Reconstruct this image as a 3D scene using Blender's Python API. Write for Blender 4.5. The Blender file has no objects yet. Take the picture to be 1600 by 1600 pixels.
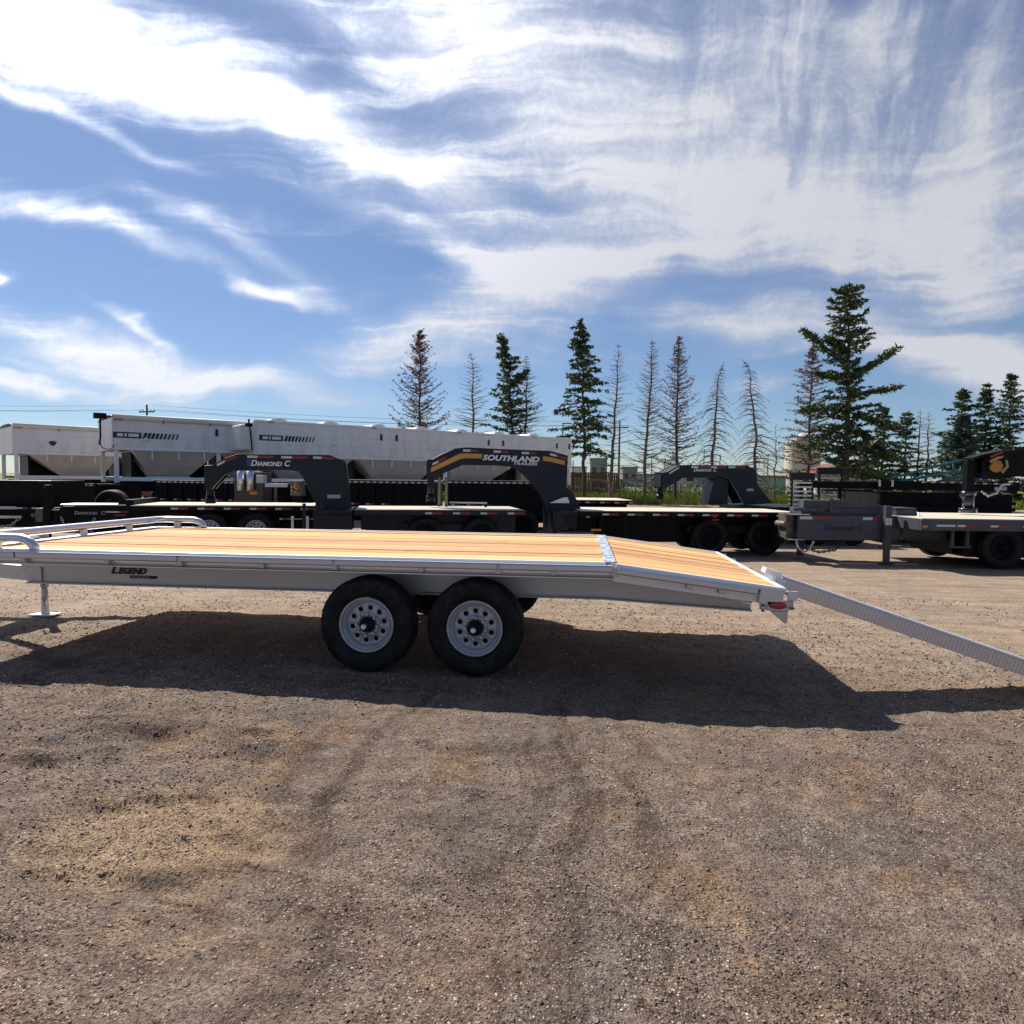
import bpy, math, random
import numpy as np
from mathutils import Vector, Matrix
S = bpy.context.scene
COL = S.collection
R = math.radians
rnd = random.Random(7)

# ------------------------------------------------------------------ camera
cd = bpy.data.cameras.new('camera'); cam = bpy.data.objects.new('camera', cd); COL.objects.link(cam)
Fv = Vector((-0.09902408, 0.99392237, -0.04808897)); Rv = Vector((0.99495196, 0.0996855, 0.01155023)); Uv = Rv.cross(Fv)
cam.matrix_world = Matrix(((Rv.x, Uv.x, -Fv.x, 0), (Rv.y, Uv.y, -Fv.y, -5.1604), (Rv.z, Uv.z, -Fv.z, 1.5161), (0, 0, 0, 1)))
cd.sensor_width = 36; cd.lens = 1095.63 / 1600 * 36; cd.clip_start = .05; cd.clip_end = 6000
S.camera = cam
# ------------------------------------------------------------------ light
SUN_EL, SUN_AZ = 45.0, 45.0            # azimuth measured from +Y towards -X
sd = bpy.data.lights.new('sun', 'SUN'); sd.energy = 5.0; sd.angle = R(.5); sd.color = (1, .94, .86)
sun = bpy.data.objects.new('sun', sd); COL.objects.link(sun)
sdir = Vector((-math.sin(R(SUN_AZ)) * math.cos(R(SUN_EL)), math.cos(R(SUN_AZ)) * math.cos(R(SUN_EL)), math.sin(R(SUN_EL))))
sun.rotation_euler = sdir.to_track_quat('Z', 'Y').to_euler()
S.view_settings.view_transform = 'Standard'; S.view_settings.look = 'None'; S.view_settings.gamma = 1
S.view_settings.use_curve_mapping = False; S.view_settings.exposure = 0.33


class NT:
    """tiny node helper"""
    def __init__(s, tree): s.t = tree; s.n = tree.nodes; s.l = tree.links
    def new(s, ty, **kw):
        n = s.n.new(ty)
        for k, v in kw.items(): setattr(n, k, v)
        return n
    def put(s, sock, v):
        if hasattr(v, 'default_value') or isinstance(v, bpy.types.NodeSocket): s.l.new(v, sock)
        else: sock.default_value = v
    def m(s, op, a, b=0.0, c=None, clamp=False):
        n = s.new('ShaderNodeMath', operation=op, use_clamp=clamp)
        s.put(n.inputs[0], a); s.put(n.inputs[1], b)
        if c is not None: s.put(n.inputs[2], c)
        return n.outputs[0]
    def vm(s, op, a, b=(0, 0, 0)):
        n = s.new('ShaderNodeVectorMath', operation=op); s.put(n.inputs[0], a)
        s.put(n.inputs[3] if op == 'SCALE' else n.inputs[1], b)
        return n.outputs[0]
    def noise(s, vec, scale, detail=4, rough=.5, dist=0.0, col=False):
        n = s.new('ShaderNodeTexNoise'); s.put(n.inputs['Vector'], vec); n.inputs['Scale'].default_value = scale
        n.inputs['Detail'].default_value = detail; n.inputs['Roughness'].default_value = rough; n.inputs['Distortion'].default_value = dist
        return n.outputs['Color' if col else 'Fac']
    def vor(s, vec, scale, out='Distance', feature='F1', rand=1.0):
        n = s.new('ShaderNodeTexVoronoi', feature=feature); s.put(n.inputs['Vector'], vec); n.inputs['Scale'].default_value = scale
        n.inputs['Randomness'].default_value = rand
        return n.outputs[out]
    def ramp(s, fac, stops, interp='LINEAR'):
        n = s.new('ShaderNodeValToRGB'); s.put(n.inputs[0], fac); cr = n.color_ramp; cr.interpolation = interp
        while len(cr.elements) < len(stops): cr.elements.new(.5)
        for e, (p, c) in zip(cr.elements, stops):
            e.position = p; e.color = (c, c, c, 1) if isinstance(c, (int, float)) else (*c, 1)
        return n.outputs[0]
    def smooth(s, v, a, b):
        n = s.new('ShaderNodeMapRange', interpolation_type='SMOOTHSTEP'); s.put(n.inputs[0], v)
        n.inputs[1].default_value = a; n.inputs[2].default_value = b
        return n.outputs[0]
    def mix(s, f, a, b, mode='MIX'):
        n = s.new('ShaderNodeMix', data_type='RGBA', blend_type=mode); s.put(n.inputs[0], f)
        for i, v in ((6, a), (7, b)):
            if isinstance(v, tuple): n.inputs[i].default_value = (*v, 1) if len(v) == 3 else v
            else: s.l.new(v, n.inputs[i])
        return n.outputs[2]
    def mapping(s, vec, scale=(1, 1, 1), rot=(0, 0, 0), loc=(0, 0, 0)):
        n = s.new('ShaderNodeMapping'); s.put(n.inputs[0], vec)
        n.inputs[1].default_value = loc; n.inputs[2].default_value = rot; n.inputs[3].default_value = scale
        return n.outputs[0]


# ------------------------------------------------------------------ world: Nishita sky with cirrus
W = bpy.data.worlds.new('World'); S.world = W; W.use_nodes = True
w = NT(W.node_tree); w.n.clear()
sky = w.new('ShaderNodeTexSky', sky_type='NISHITA'); sky.sun_disc = False
sky.sun_elevation = R(SUN_EL); sky.sun_rotation = R(-SUN_AZ)
sky.altitude = 600; sky.air_density = 1.0; sky.dust_density = .12; sky.ozone_density = 3.0
tc = w.new('ShaderNodeTexCoord'); gen = tc.outputs['Generated']
sep = w.new('ShaderNodeSeparateXYZ'); w.put(sep.inputs[0], gen); X, Y, Z = sep.outputs
den = w.m('ADD', Y, 1.02)
sx = w.m('DIVIDE', X, den); sz = w.m('DIVIDE', Z, den)
cmb = w.new('ShaderNodeCombineXYZ'); w.put(cmb.inputs[0], sx); w.put(cmb.inputs[1], sz); st = cmb.outputs[0]
# domain warp
wn = w.noise(st, 9, 3, .5, col=True)
warp = w.vm('SCALE', w.vm('SUBTRACT', wn, (.5, .5, .5)), .045)
stw = w.vm('ADD', st, warp)
wn2 = w.noise(st, 30, 2, .5, col=True)
stw2 = w.vm('ADD', stw, w.vm('SCALE', w.vm('SUBTRACT', wn2, (.5, .5, .5)), .016))
blobs = [(-0.2768, 0.2558, 0.1084, 0.0170, -14.6, 1.25), (-0.3294, 0.2714, 0.0502, 0.0255, -7.8, 1.0), (-0.1188, 0.2042, 0.118, 0.0200, -27.5, 0.8), (0.0675, 0.2007, 0.1402, 0.0449, -10.5, 0.85), (0.1934, 0.1541, 0.0979, 0.0356, -9.9, 0.9), (0.235, 0.1131, 0.0202, 0.0173, -4.0, 0.6), (-0.0495, 0.2669, 0.1259, 0.0409, -31.4, 0.75), (-0.1468, 0.2832, 0.0639, 0.0148, -20.4, 0.35), (0.1283, 0.263, 0.1405, 0.0450, -6.1, 0.62), (-0.2822, 0.1514, 0.0733, 0.0076, -20.3, 0.7), (-0.215, 0.145, 0.0632, 0.0078, -28.9, 0.6), (-0.3317, 0.1689, 0.0442, 0.0049, -11.6, 0.45), (-0.332, 0.0912, 0.0431, 0.0119, -10.6, 1.2), (-0.2602, 0.0669, 0.0967, 0.0105, -5.6, 1.35), (-0.3693, 0.0623, 0.031, 0.0059, -3.2, 1.3), (-0.208, 0.1224, 0.0249, 0.0039, -6.0, 0.9), (-0.2997, 0.0992, 0.0223, 0.0034, -34.6, 1.0), (-0.1312, 0.0922, 0.058, 0.014, 8.8, 0.8), (-0.0373, 0.1274, 0.0834, 0.0236, 20.9, 0.9), (-0.0945, 0.1565, 0.0905, 0.011, -20.5, 0.75), (0.0363, 0.1531, 0.0965, 0.0091, 9.8, 0.55), (0.1012, 0.1016, 0.0476, 0.0133, -7.8, 1.1), (0.1984, 0.0918, 0.0703, 0.0118, -13.4, 1.0), (0.2582, 0.0695, 0.0563, 0.0123, -11.8, 1.3), (-0.3717, 0.1259, 0.0082, 0.0052, 4.9, 1.6), (-0.3071, 0.2213, 0.059, 0.0048, -21.6, 0.55), (0.1192, 0.0654, 0.0203, 0.0068, -1.0, 0.35), (0.2426, 0.192, 0.0386, 0.0422, -7.4, 0.6), (-0.0067, 0.1438, 0.048, 0.0291, -0.9, 0.3)]
tot = None
for bx_, bz_, rx, rz, an, wt in blobs:
    mp = w.new('ShaderNodeMapping', vector_type='TEXTURE'); w.put(mp.inputs[0], stw2)
    mp.inputs[1].default_value = (bx_, bz_, 0); mp.inputs[2].default_value = (0, 0, R(an)); mp.inputs[3].default_value = (rx, rz, 1)
    l2 = w.new('ShaderNodeVectorMath', operation='DOT_PRODUCT'); w.put(l2.inputs[0], mp.outputs[0]); w.put(l2.inputs[1], mp.outputs[0])
    g = w.m('MULTIPLY', w.m('EXPONENT', w.m('MULTIPLY', l2.outputs['Value'], -1.0)), wt)
    tot = g if tot is None else w.m('ADD', tot, g)
# the rest of the sky carries the same sort of veil
far = w.noise(w.mapping(stw, (5, 9, 1), (0, 0, R(25))), 1, 4, .6)
out_in = w.smooth(w.m('ABSOLUTE', sx), .40, .62)
up_in = w.smooth(sz, .34, .48)
outside = w.m('MAXIMUM', out_in, up_in)
tot = w.m('ADD', tot, w.m('MULTIPLY', outside, w.m('MULTIPLY', w.smooth(far, .42, .75), .6)))
# cirrus fibres: along the drift on the left, curling upright top right
fa = w.noise(w.mapping(stw, (5, 46, 1), (0, 0, R(24))), 1.0, 6, .56, .5)
fb = w.noise(w.mapping(stw, (34, 9, 1), (0, 0, R(-30))), 1.0, 6, .55, .9)
fc = w.noise(w.mapping(stw2, (30, 42, 1)), 1.0, 7, .66, .8)
rgt = w.m('MULTIPLY', w.smooth(sx, -.03, .13), w.smooth(sz, .10, .22))
fib = w.m('ADD', w.m('MULTIPLY', fa, w.m('SUBTRACT', 1.0, w.m('MULTIPLY', rgt, .7))), w.m('MULTIPLY', fb, w.m('MULTIPLY', rgt, .7)))
fib = w.m('ADD', w.m('MULTIPLY', fib, .80), w.m('MULTIPLY', fc, .20))
fibc = w.smooth(fib, .30, .70)
cov = w.m('MULTIPLY', w.m('POWER', tot, .85), w.m('ADD', .60, w.m('MULTIPLY', fibc, .72)))
thin = w.m('MULTIPLY', w.smooth(fib, .46, .70), .38)
cov = w.m('ADD', cov, thin)
cov = w.m('ADD', cov, w.m('MULTIPLY', w.smooth(w.noise(stw2, 260, 4, .6), .3, .8), w.m('MULTIPLY', cov, .18)))
mask = w.m('MULTIPLY', w.m('ADD', w.m('MULTIPLY', w.smooth(cov, .02, 1.30), .76), .08), 1.0, clamp=True)
mask = w.m('MULTIPLY', mask, w.smooth(Z, -.005, .03))
cloudcol = w.mix(w.smooth(cov, .3, 1.4), (.74, .78, .90), (.95, .95, .98))
# forward scattering through thin cloud near the sun
dt = w.new('ShaderNodeVectorMath', operation='DOT_PRODUCT'); w.put(dt.inputs[0], gen); dt.inputs[1].default_value = sdir
glow = w.m('POWER', w.m('MAXIMUM', dt.outputs['Value'], 0.0), 7.0)
cs = w.m('ADD', .60, w.m('MULTIPLY', glow, 1.5))
bg1 = w.new('ShaderNodeBackground'); w.put(bg1.inputs[0], w.mix(1.0, sky.outputs[0], (.86, .98, 1.16), 'MULTIPLY')); bg1.inputs[1].default_value = .061
bg2 = w.new('ShaderNodeBackground'); w.put(bg2.inputs[0], cloudcol); w.put(bg2.inputs[1], cs)
mx = w.new('ShaderNodeMixShader'); w.put(mx.inputs[0], mask); w.put(mx.inputs[1], bg1.outputs[0]); w.put(mx.inputs[2], bg2.outputs[0])
wo = w.new('ShaderNodeOutputWorld'); w.put(wo.inputs[0], mx.outputs[0])
W.cycles.sampling_method = 'MANUAL'; W.cycles.sample_map_resolution = 1024

# ------------------------------------------------------------------ materials
MATS = {}
def mat(name, col=(.5, .5, .5), rough=.5, metal=0.0, build=None, coat=0.0, spec=.5):
    if name in MATS: return MATS[name]
    m = bpy.data.materials.new(name); m.use_nodes = True; t = NT(m.node_tree)
    b = t.n['Principled BSDF']; b.inputs['Base Color'].default_value = (*col, 1)
    b.inputs['Roughness'].default_value = rough; b.inputs['Metallic'].default_value = metal
    b.inputs['Coat Weight'].default_value = coat; b.inputs['Specular IOR Level'].default_value = spec
    t.tc = t.new('ShaderNodeTexCoord'); t.obj = t.tc.outputs['Object']; t.b = b
    if build: build(t, b)
    MATS[name] = m
    return m
def bump(t, b, h, strength=.3, dist=.01):
    n = t.new('ShaderNodeBump'); n.inputs['Strength'].default_value = strength; n.inputs['Distance'].default_value = dist
    t.put(n.inputs['Height'], h); t.l.new(n.outputs[0], b.inputs['Normal'])
def varied(c0, c1, scale=3, r0=.3, r1=.5, bs=0.0, bscale=200, stretch=(1, 1, 1)):
    def f(t, b):
        v = t.mapping(t.obj, stretch)
        n = t.noise(v, scale, 6, .62); t.put(b.inputs['Base Color'], t.mix(t.smooth(n, .35, .66), c0, c1))
        n2 = t.noise(v, scale * 3.1, 5, .6); t.put(b.inputs['Roughness'], t.m('ADD', r0, t.m('MULTIPLY', n2, r1 - r0)))
        if bs: bump(t, b, t.noise(v, bscale, 3, .6), bs, .004)
    return f
def brushed(c0, c1, r0, r1, st=(.6, 18, 18)):
    def f(t, b):
        n = t.noise(t.mapping(t.obj, st), 6, 5, .6)
        n2 = t.noise(t.obj, 2.3, 5, .6)
        t.put(b.inputs['Base Color'], t.mix(t.m('MULTIPLY', t.m('ADD', n, n2), .5), c0, c1))
        t.put(b.inputs['Roughness'], t.m('ADD', r0, t.m('MULTIPLY', n, r1 - r0)))
        bump(t, b, n, .06, .002)
    return f
ALU = mat('mill_aluminium', metal=1, build=brushed((.62, .62, .66), (.78, .78, .82), .28, .5))
ALUD = mat('oxidised_aluminium', metal=1, build=brushed((.46, .45, .45), (.62, .61, .61), .38, .6))
ALUR = mat('extruded_aluminium', metal=1, build=brushed((.52, .52, .58), (.70, .70, .76), .25, .42))
ALUT = mat('sunlit_edge_aluminium', metal=.12, build=brushed((.84, .84, .86), (.92, .92, .94), .30, .45))  # near-white base colour paints in the sun's glare on the edges
def tread_b(t, b):
    v = t.mapping(t.obj, (1, 1, 1), (0, 0, R(45)))
    s = t.new('ShaderNodeTexVoronoi'); t.put(s.inputs[0], v); s.inputs['Scale'].default_value = 24; s.inputs['Randomness'].default_value = .1
    h = t.smooth(t.noise(v, 26, 3, .7), .42, .58)
    t.put(b.inputs['Base Color'], t.mix(h, (.90, .94, .98), (.22, .30, .40))); bump(t, b, t.m('SUBTRACT', 1.0, h), .8, .004)
TREADP = mat('tread_plate_aluminium', rough=.35, metal=1, build=tread_b)
TREADP.node_tree.nodes['Principled BSDF'].inputs['Metallic'].default_value = .4
def wood_b(c0, c1, c2, ax=0):
    def f(t, b):
        oi = t.new('ShaderNodeObjectInfo')
        off = t.new('ShaderNodeCombineXYZ'); t.put(off.inputs[0], t.m('MULTIPLY', oi.outputs['Random'], 37.0)); t.put(off.inputs[2], t.m('MULTIPLY', oi.outputs['Random'], 11.0))
        v = t.vm('ADD', t.obj, off.outputs[0])
        g = t.noise(t.mapping(v, (1.1, 26, 26)), 1.0, 6, .62, 1.2)
        g2 = t.noise(t.mapping(v, (.5, 7, 7)), 1.0, 4, .55, .6)
        kn = t.smooth(t.vor(t.mapping(v, (1.6, 7, 1)), 1.0), .02, .14)
        c = t.mix(t.smooth(g, .32, .68), c0, c1); c = t.mix(t.m('MULTIPLY', t.smooth(g2, .45, .75), .6), c, c2)
        g3 = t.noise(t.mapping(v, (.8, 70, 70)), 1.0, 3, .6)
        c = t.mix(t.m('MULTIPLY', t.smooth(g3, .58, .70), .55), c, (.24, .10, .04))
        c = t.mix(kn, (.16, .07, .03), c)
        h = t.new('ShaderNodeHueSaturation'); t.put(h.inputs['Color'], c)
        t.put(h.inputs['Value'], t.m('ADD', .76, t.m('MULTIPLY', oi.outputs['Random'], .30)))
        t.put(h.inputs['Hue'], t.m('ADD', .488, t.m('MULTIPLY', oi.outputs['Random'], .022)))
        t.l.new(h.outputs[0], b.inputs['Base Color']); bump(t, b, g, .35, .003)
    return f
WOOD = mat('fir_planks', rough=.75, spec=.15, build=wood_b((.86, .545, .25), (.72, .375, .155), (.90, .65, .36)))
PALE = mat('pale_deck_boards', rough=.7, build=wood_b((.80, .70, .54), (.72, .62, .46), (.85, .77, .62)))
BLACK = mat('black_paint', build=varied((.003, .003, .004), (.008, .008, .010), 4, .3, .55), spec=.12)
NAVY = mat('dark_navy_paint', build=varied((.003, .008, .017), (.006, .013, .024), 3, .22, .40), spec=.32)
GREY = mat('slate_grey_paint', build=varied((.055, .058, .075), (.075, .078, .095), 3, .35, .55), spec=.3)
WHITE = mat('white_paint', build=varied((.74, .74, .75), (.82, .82, .83), 1.2, .3, .5), coat=.2)
def dusty(t, b):
    n = t.smooth(t.noise(t.mapping(t.obj, (1.4, 1.4, .2)), 2.6, 8, .7), .3, .7)
    sp = t.new('ShaderNodeSeparateXYZ'); t.put(sp.inputs[0], t.obj)
    low = t.smooth(t.m('ADD', sp.outputs[2], t.m('MULTIPLY', n, .8)), 2.2, 3.2)
    c = t.mix(n, (.74, .73, .71), (.84, .84, .83)); t.put(b.inputs['Base Color'], t.mix(low, t.mix(n, (.68, .66, .62), (.80, .79, .77)), c))
HOPW = mat('dusty_white_panels', rough=.45, build=dusty)
HOPG = mat('greyed_hopper_sheet', rough=.5, build=varied((.56, .56, .55), (.66, .66, .65), 1.5, .35, .6))
TARP = mat('cream_tarpaulin', rough=.6, build=varied((.70, .66, .58), (.80, .77, .72), 2, .5, .7, .2, 8))
def rubber_b(t, b):
    n = t.noise(t.obj, 14, 6, .65)
    t.put(b.inputs['Base Color'], t.mix(t.smooth(n, .4, .7), (.006, .0065, .008), (.026, .023, .021)))
    bump(t, b, t.noise(t.obj, 90, 3, .6), .12, .003)
RUB = mat('tyre_rubber', rough=.62, build=rubber_b, spec=.25)
RIM = mat('silver_rim_paint', build=varied((.38, .40, .42), (.48, .50, .52), 7, .32, .5), metal=.35)
RIMB = mat('black_rim_paint', (.008, .008, .01), .5, spec=.2)
STEEL = mat('zinc_plated_steel', metal=1, build=varied((.5, .5, .5), (.68, .68, .68), 20, .2, .45))
CHROME = mat('polished_cap', (.85, .85, .85), .12, 1)
RUST = mat('dull_steel', metal=.6, build=varied((.10, .085, .07), (.2, .18, .16), 12, .45, .8))
REDL = mat('red_lens', (.40, .008, .015), .12, coat=.6)
REDT = mat('red_reflective_tape', (.26, .012, .018), .35)
WHT = mat('white_reflective_tape', (.58, .58, .60), .35)
AMB = mat('amber_lens', (.7, .28, .03), .2)
OCH = mat('ochre_stripe_vinyl', (.55, .28, .05), .4)
LETW = mat('white_lettering', (.75, .76, .8), .45)
LETK = mat('black_lettering', (.008, .008, .012), .45)
LETB = mat('blue_emblem', (.02, .05, .28), .4)
LABEL = mat('pale_label', (.45, .47, .47), .5)
BARK = mat('conifer_bark', rough=.9, build=varied((.06, .042, .032), (.13, .092, .07), 9, .8, .95, .6, 30, (1, 1, .2)))
DEADB = mat('dead_branch_bark', rough=.9, build=varied((.13, .088, .07), (.24, .18, .155), 6, .8, .95))
def needle(c0, c1, c2):
    def f(t, b):
        at = t.new('ShaderNodeAttribute'); at.attribute_name = 'rnd'
        n = t.noise(t.obj, .9, 4, .6)
        c = t.mix(at.outputs['Fac'], c0, c1); t.put(b.inputs['Base Color'], t.mix(t.m('MULTIPLY', t.smooth(n, .5, .68), .6), c, c2))
    return f
NEED = mat('green_needles', rough=.6, build=needle((.028, .050, .020), (.10, .15, .045), (.16, .19, .05)))
NEEDB = mat('blue_green_needles', rough=.6, build=needle((.035, .06, .045), (.09, .14, .10), (.13, .19, .12)))
NEEDR = mat('rusty_dead_needles', rough=.8, build=needle((.11, .035, .022), (.26, .10, .06), (.14, .07, .045)))
NEEDT = mat('tan_dead_needles', rough=.8, build=needle((.14, .08, .045), (.30, .19, .11), (.2, .13, .07)))

# ------------------------------------------------------------------ mesh helpers
class MB:
    def __init__(s): s.v = []; s.f = []; s.sm = []; s.mi = []; s.cur = 0
    def add(s, vs, fs, smooth=False):
        o = len(s.v); s.v += [tuple(v) for v in vs]; s.f += [tuple(i + o for i in f) for f in fs]
        s.sm += [smooth] * len(fs); s.mi += [s.cur] * len(fs); return s
    def box(s, x0, x1, y0, y1, z0, z1, M=None):
        vs = [(x, y, z) for z in (z0, z1) for y in (y0, y1) for x in (x0, x1)]
        if M: vs = [M @ Vector(v) for v in vs]
        return s.add(vs, [(0, 2, 3, 1), (4, 5, 7, 6), (0, 1, 5, 4), (2, 6, 7, 3), (0, 4, 6, 2), (1, 3, 7, 5)])
    def prism(s, poly, y0, y1, ax='y'):
        a = sum(poly[i][0] * poly[(i + 1) % len(poly)][1] - poly[(i + 1) % len(poly)][0] * poly[i][1] for i in range(len(poly)))
        if a < 0: poly = poly[::-1]
        n = len(poly)
        if ax == 'y': vs = [(x, y0, z) for x, z in poly] + [(x, y1, z) for x, z in poly]
        elif ax == 'x': vs = [(y0, x, z) for x, z in poly] + [(y1, x, z) for x, z in poly]; 
        else: vs = [(x, z, y0) for x, z in poly] + [(x, z, y1) for x, z in poly]
        fs = [tuple(range(n)), tuple(range(2 * n - 1, n - 1, -1))] + [(i, n + i, n + (i + 1) % n, (i + 1) % n) for i in range(n)]
        if ax != 'y': fs = [f[::-1] for f in fs]
        return s.add(vs, fs)
    def tube(s, pts, rad, n=8, smooth=True, cap=True):
        pts = [Vector(p) for p in pts]; rr = rad if isinstance(rad, (list, tuple)) else [rad] * len(pts)
        vs = []; up = Vector((0, 0, 1)); prev = None
        for i, p in enumerate(pts):
            d = (pts[min(i + 1, len(pts) - 1)] - pts[max(i - 1, 0)]).normalized()
            if prev is None:
                a = d.cross(up if abs(d.z) < .95 else Vector((1, 0, 0))).normalized()
            else: a = (prev - d * prev.dot(d)).normalized()
            prev = a; b = d.cross(a)
            for k in range(n):
                t = 2 * math.pi * k / n; vs.append(p + (a * math.cos(t) + b * math.sin(t)) * rr[i])
        fs = []
        for i in range(len(pts) - 1):
            for k in range(n):
                k2 = (k + 1) % n; fs.append((i * n + k, i * n + k2, (i + 1) * n + k2, (i + 1) * n + k))
        s.add(vs, fs, smooth)
        if cap:
            o = len(s.v) - len(vs); m = (len(pts) - 1) * n
            s.f += [tuple(o + k for k in range(n))[::-1], tuple(o + m + k for k in range(n))]; s.sm += [False] * 2; s.mi += [s.cur] * 2
        return s
    def lathe(s, prof, n=48, c=(0, 0, 0), smooth=True, close=False):
        """prof: (r, y) ; axis Y through c"""
        vs = []
        for r_, y in prof:
            for k in range(n):
                t = 2 * math.pi * k / n; vs.append((c[0] + r_ * math.cos(t), c[1] + y, c[2] + r_ * math.sin(t)))
        m = len(prof); fs = []
        for i in range(m if close else m - 1):
            j = (i + 1) % m
            for k in range(n):
                k2 = (k + 1) % n; fs.append((i * n + k, i * n + k2, j * n + k2, j * n + k))
        return s.add(vs, fs, smooth)
    def build(s, name, m, parent=None, bevel=0, loc=None, **props):
        me = bpy.data.meshes.new(name); me.from_pydata(s.v, [], s.f)
        for mm in (m if isinstance(m, (list, tuple)) else [m]): me.materials.append(mm)
        me.polygons.foreach_set('use_smooth', s.sm)
        if isinstance(m, (list, tuple)): me.polygons.foreach_set('material_index', s.mi)
        me.update()
        return link(name, me, parent, bevel, loc, **props)
def link(name, me, parent=None, bevel=0, loc=None, **props):
    o = bpy.data.objects.new(name, me); COL.objects.link(o)
    if parent: o.parent = parent
    if loc: o.location = loc
    if bevel:
        b = o.modifiers.new('bevel', 'BEVEL'); b.width = bevel; b.segments = 2; b.limit_method = 'ANGLE'; b.angle_limit = R(40)
    for k, v in props.items(): o[k] = v
    return o
def thing(name, label, cat, loc=(0, 0, 0), yaw=0.0, group=None):
    o = bpy.data.objects.new(name, None); COL.objects.link(o); o.location = loc; o.rotation_euler = (0, 0, R(yaw))
    o.empty_display_size = .2; o['label'] = label; o['category'] = cat
    if group: o['group'] = group
    return o
def tag(o, label, cat, group=None):
    o['label'] = label; o['category'] = cat
    if group: o['group'] = group
    return o
def copy_tree(o, parent=None):
    c = o.copy(); COL.objects.link(c)
    if parent: c.parent = parent
    for ch in list(o.children): copy_tree(ch, c)
    return c
def box(name, m, parent, x0, x1, y0, y1, z0, z1, bevel=0, **pr):
    return MB().box(x0, x1, y0, y1, z0, z1).build(name, m, parent, bevel, **pr)
def text(name, body, size, loc, m, parent, shear=0.0, bold=0.0, rx=90, rz=0, ry=0, sx=1.0, ext=.003, align='LEFT'):
    cu = bpy.data.curves.new(name, 'FONT'); cu.body = body; cu.size = size; cu.extrude = ext; cu.shear = shear; cu.offset = bold
    cu.align_x = align; cu.resolution_u = 3
    t = bpy.data.objects.new(name + '_tmp', cu); me = bpy.data.meshes.new_from_object(t); bpy.data.objects.remove(t)
    for v in me.vertices: v.co.x *= sx
    me.materials.clear(); me.materials.append(m)
    o = link(name, me, parent); o.location = loc; o.rotation_euler = (R(rx), R(ry), R(rz))
    return o
def smallcaps(body_parts, x, y, z, m, parent, shear=.25, bold=.01, sx=1.0, ry=0):
    """joined italic lettering of mixed cap sizes as one flat print"""
    for b_, sz, adv in body_parts:
        text('lettering', b_, sz, (x, y, z), m, parent, shear, bold, sx=sx, ry=ry); x += adv

# ------------------------------------------------------------------ ground
def vnoise(x, y, seed=0):
    xi = np.floor(x).astype(np.int64); yi = np.floor(y).astype(np.int64); fx = x - xi; fy = y - yi
    fx = fx * fx * (3 - 2 * fx); fy = fy * fy * (3 - 2 * fy)
    def h(a, b):
        n = (a * 374761393 + b * 668265263 + seed * 974634777) & 0xffffffff
        n = ((n ^ (n >> 13)) * 1274126177) & 0xffffffff
        return ((n ^ (n >> 16)) & 0xffff) / 65535.0
    return (h(xi, yi) * (1 - fx) + h(xi + 1, yi) * fx) * (1 - fy) + (h(xi, yi + 1) * (1 - fx) + h(xi + 1, yi + 1) * fx) * fy
def fbm(x, y, o=4, seed=0):
    s = 0; a = .5; t = 0
    for i in range(o): s = s + a * vnoise(x, y, seed + i); t += a; a *= .5; x = x * 2.03 + 5.1; y = y * 2.03 + 1.7
    return s / t
def gz(x, y):
    x = np.asarray(x, float); y = np.asarray(y, float)
    near = np.clip(1.4 - np.hypot(x, y + 3) / 14, 0, 1)
    z = (fbm(x * .8, y * .8, 3, 3) - .5) * .035 + (fbm(x * 5, y * 5, 4, 9) - .5) * .026 + (fbm((x + .14 * y) * 9, y * 1.1, 3, 41) - .5) * .012
    # trampled clod patch with cracks, and wheel ruts sweeping towards the left
    d = np.exp(-(((x + 1.75) / .55) ** 2 + ((y + 2.45) / .38) ** 2))
    def terr(h, n): k = h * n; fr = k - np.floor(k); return (np.floor(k) + np.clip(fr * 2.2 - 1.2, 0, 1) ** 1.5) / n
    rag = (fbm(x * 5, y * 5, 2, 61) - .5) * .03
    d = np.clip(d * 2.2, 0, 1)
    z = z + d * (terr(fbm(x * 2.4 + y * .8, y * 6.5, 2, 21) + rag, 8) - .5) * .15
    u = (y + 1.6) - .35 * (x + 2.6)
    ch = (np.sin(u * 26 + 3 * fbm(x * 1.3, y * 1.3, 2, 4)) * .5 + .5) ** 2
    z = z + (terr(fbm(x * 1.6 + y * .8, y * 5.5, 2, 52) + rag, 8) - .5) * .13 * np.exp(-(u / .55) ** 2) * np.clip((-.9 - x) / .8, 0, 1)
    z = z + .010 * ch * np.exp(-((u) / .45) ** 2) * np.clip((-1.2 - x) / .8, 0, 1)
    u2 = (y + 1.3) - .55 * (x + .3)
    z = z + (terr(fbm(x * 2.2, y * 4.5, 2, 33) + rag, 8) - .5) * .12 * np.exp(-(u2 / .5) ** 2) * np.exp(-((x + .6) / .8) ** 2)
    z = z + (fbm(x * 22, y * 22, 3, 13) - .5) * .014
    # under the trailer feet keep it low
    # the yard falls gently to the right round the near trailer
    tilt = -.017 * (np.clip(x, -8, 4.5) + .95) * np.clip((7 - y) / 6, 0, 1) * np.clip((16 - np.abs(x)) / 8, 0, 1)
    return (z - .012) * near + tilt
def axis(lo, hi, a, b, d, growth=1.09):
    mid = list(np.arange(a, b, d)); l = []; s = d; x = a
    while x > lo: s *= growth; x -= s; l.append(x)
    r_ = []; s = d; x = mid[-1]
    while x < hi: s *= growth; x += s; r_.append(x)
    return np.array(l[::-1] + mid + r_)
gx = axis(-2500, 2500, -5.2, 5.2, .024); gy = axis(-1200, 3500, -3.9, 1.6, .022)
GX, GY = np.meshgrid(gx, gy); GZ = gz(GX, GY)
nx, ny = len(gx), len(gy)
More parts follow.
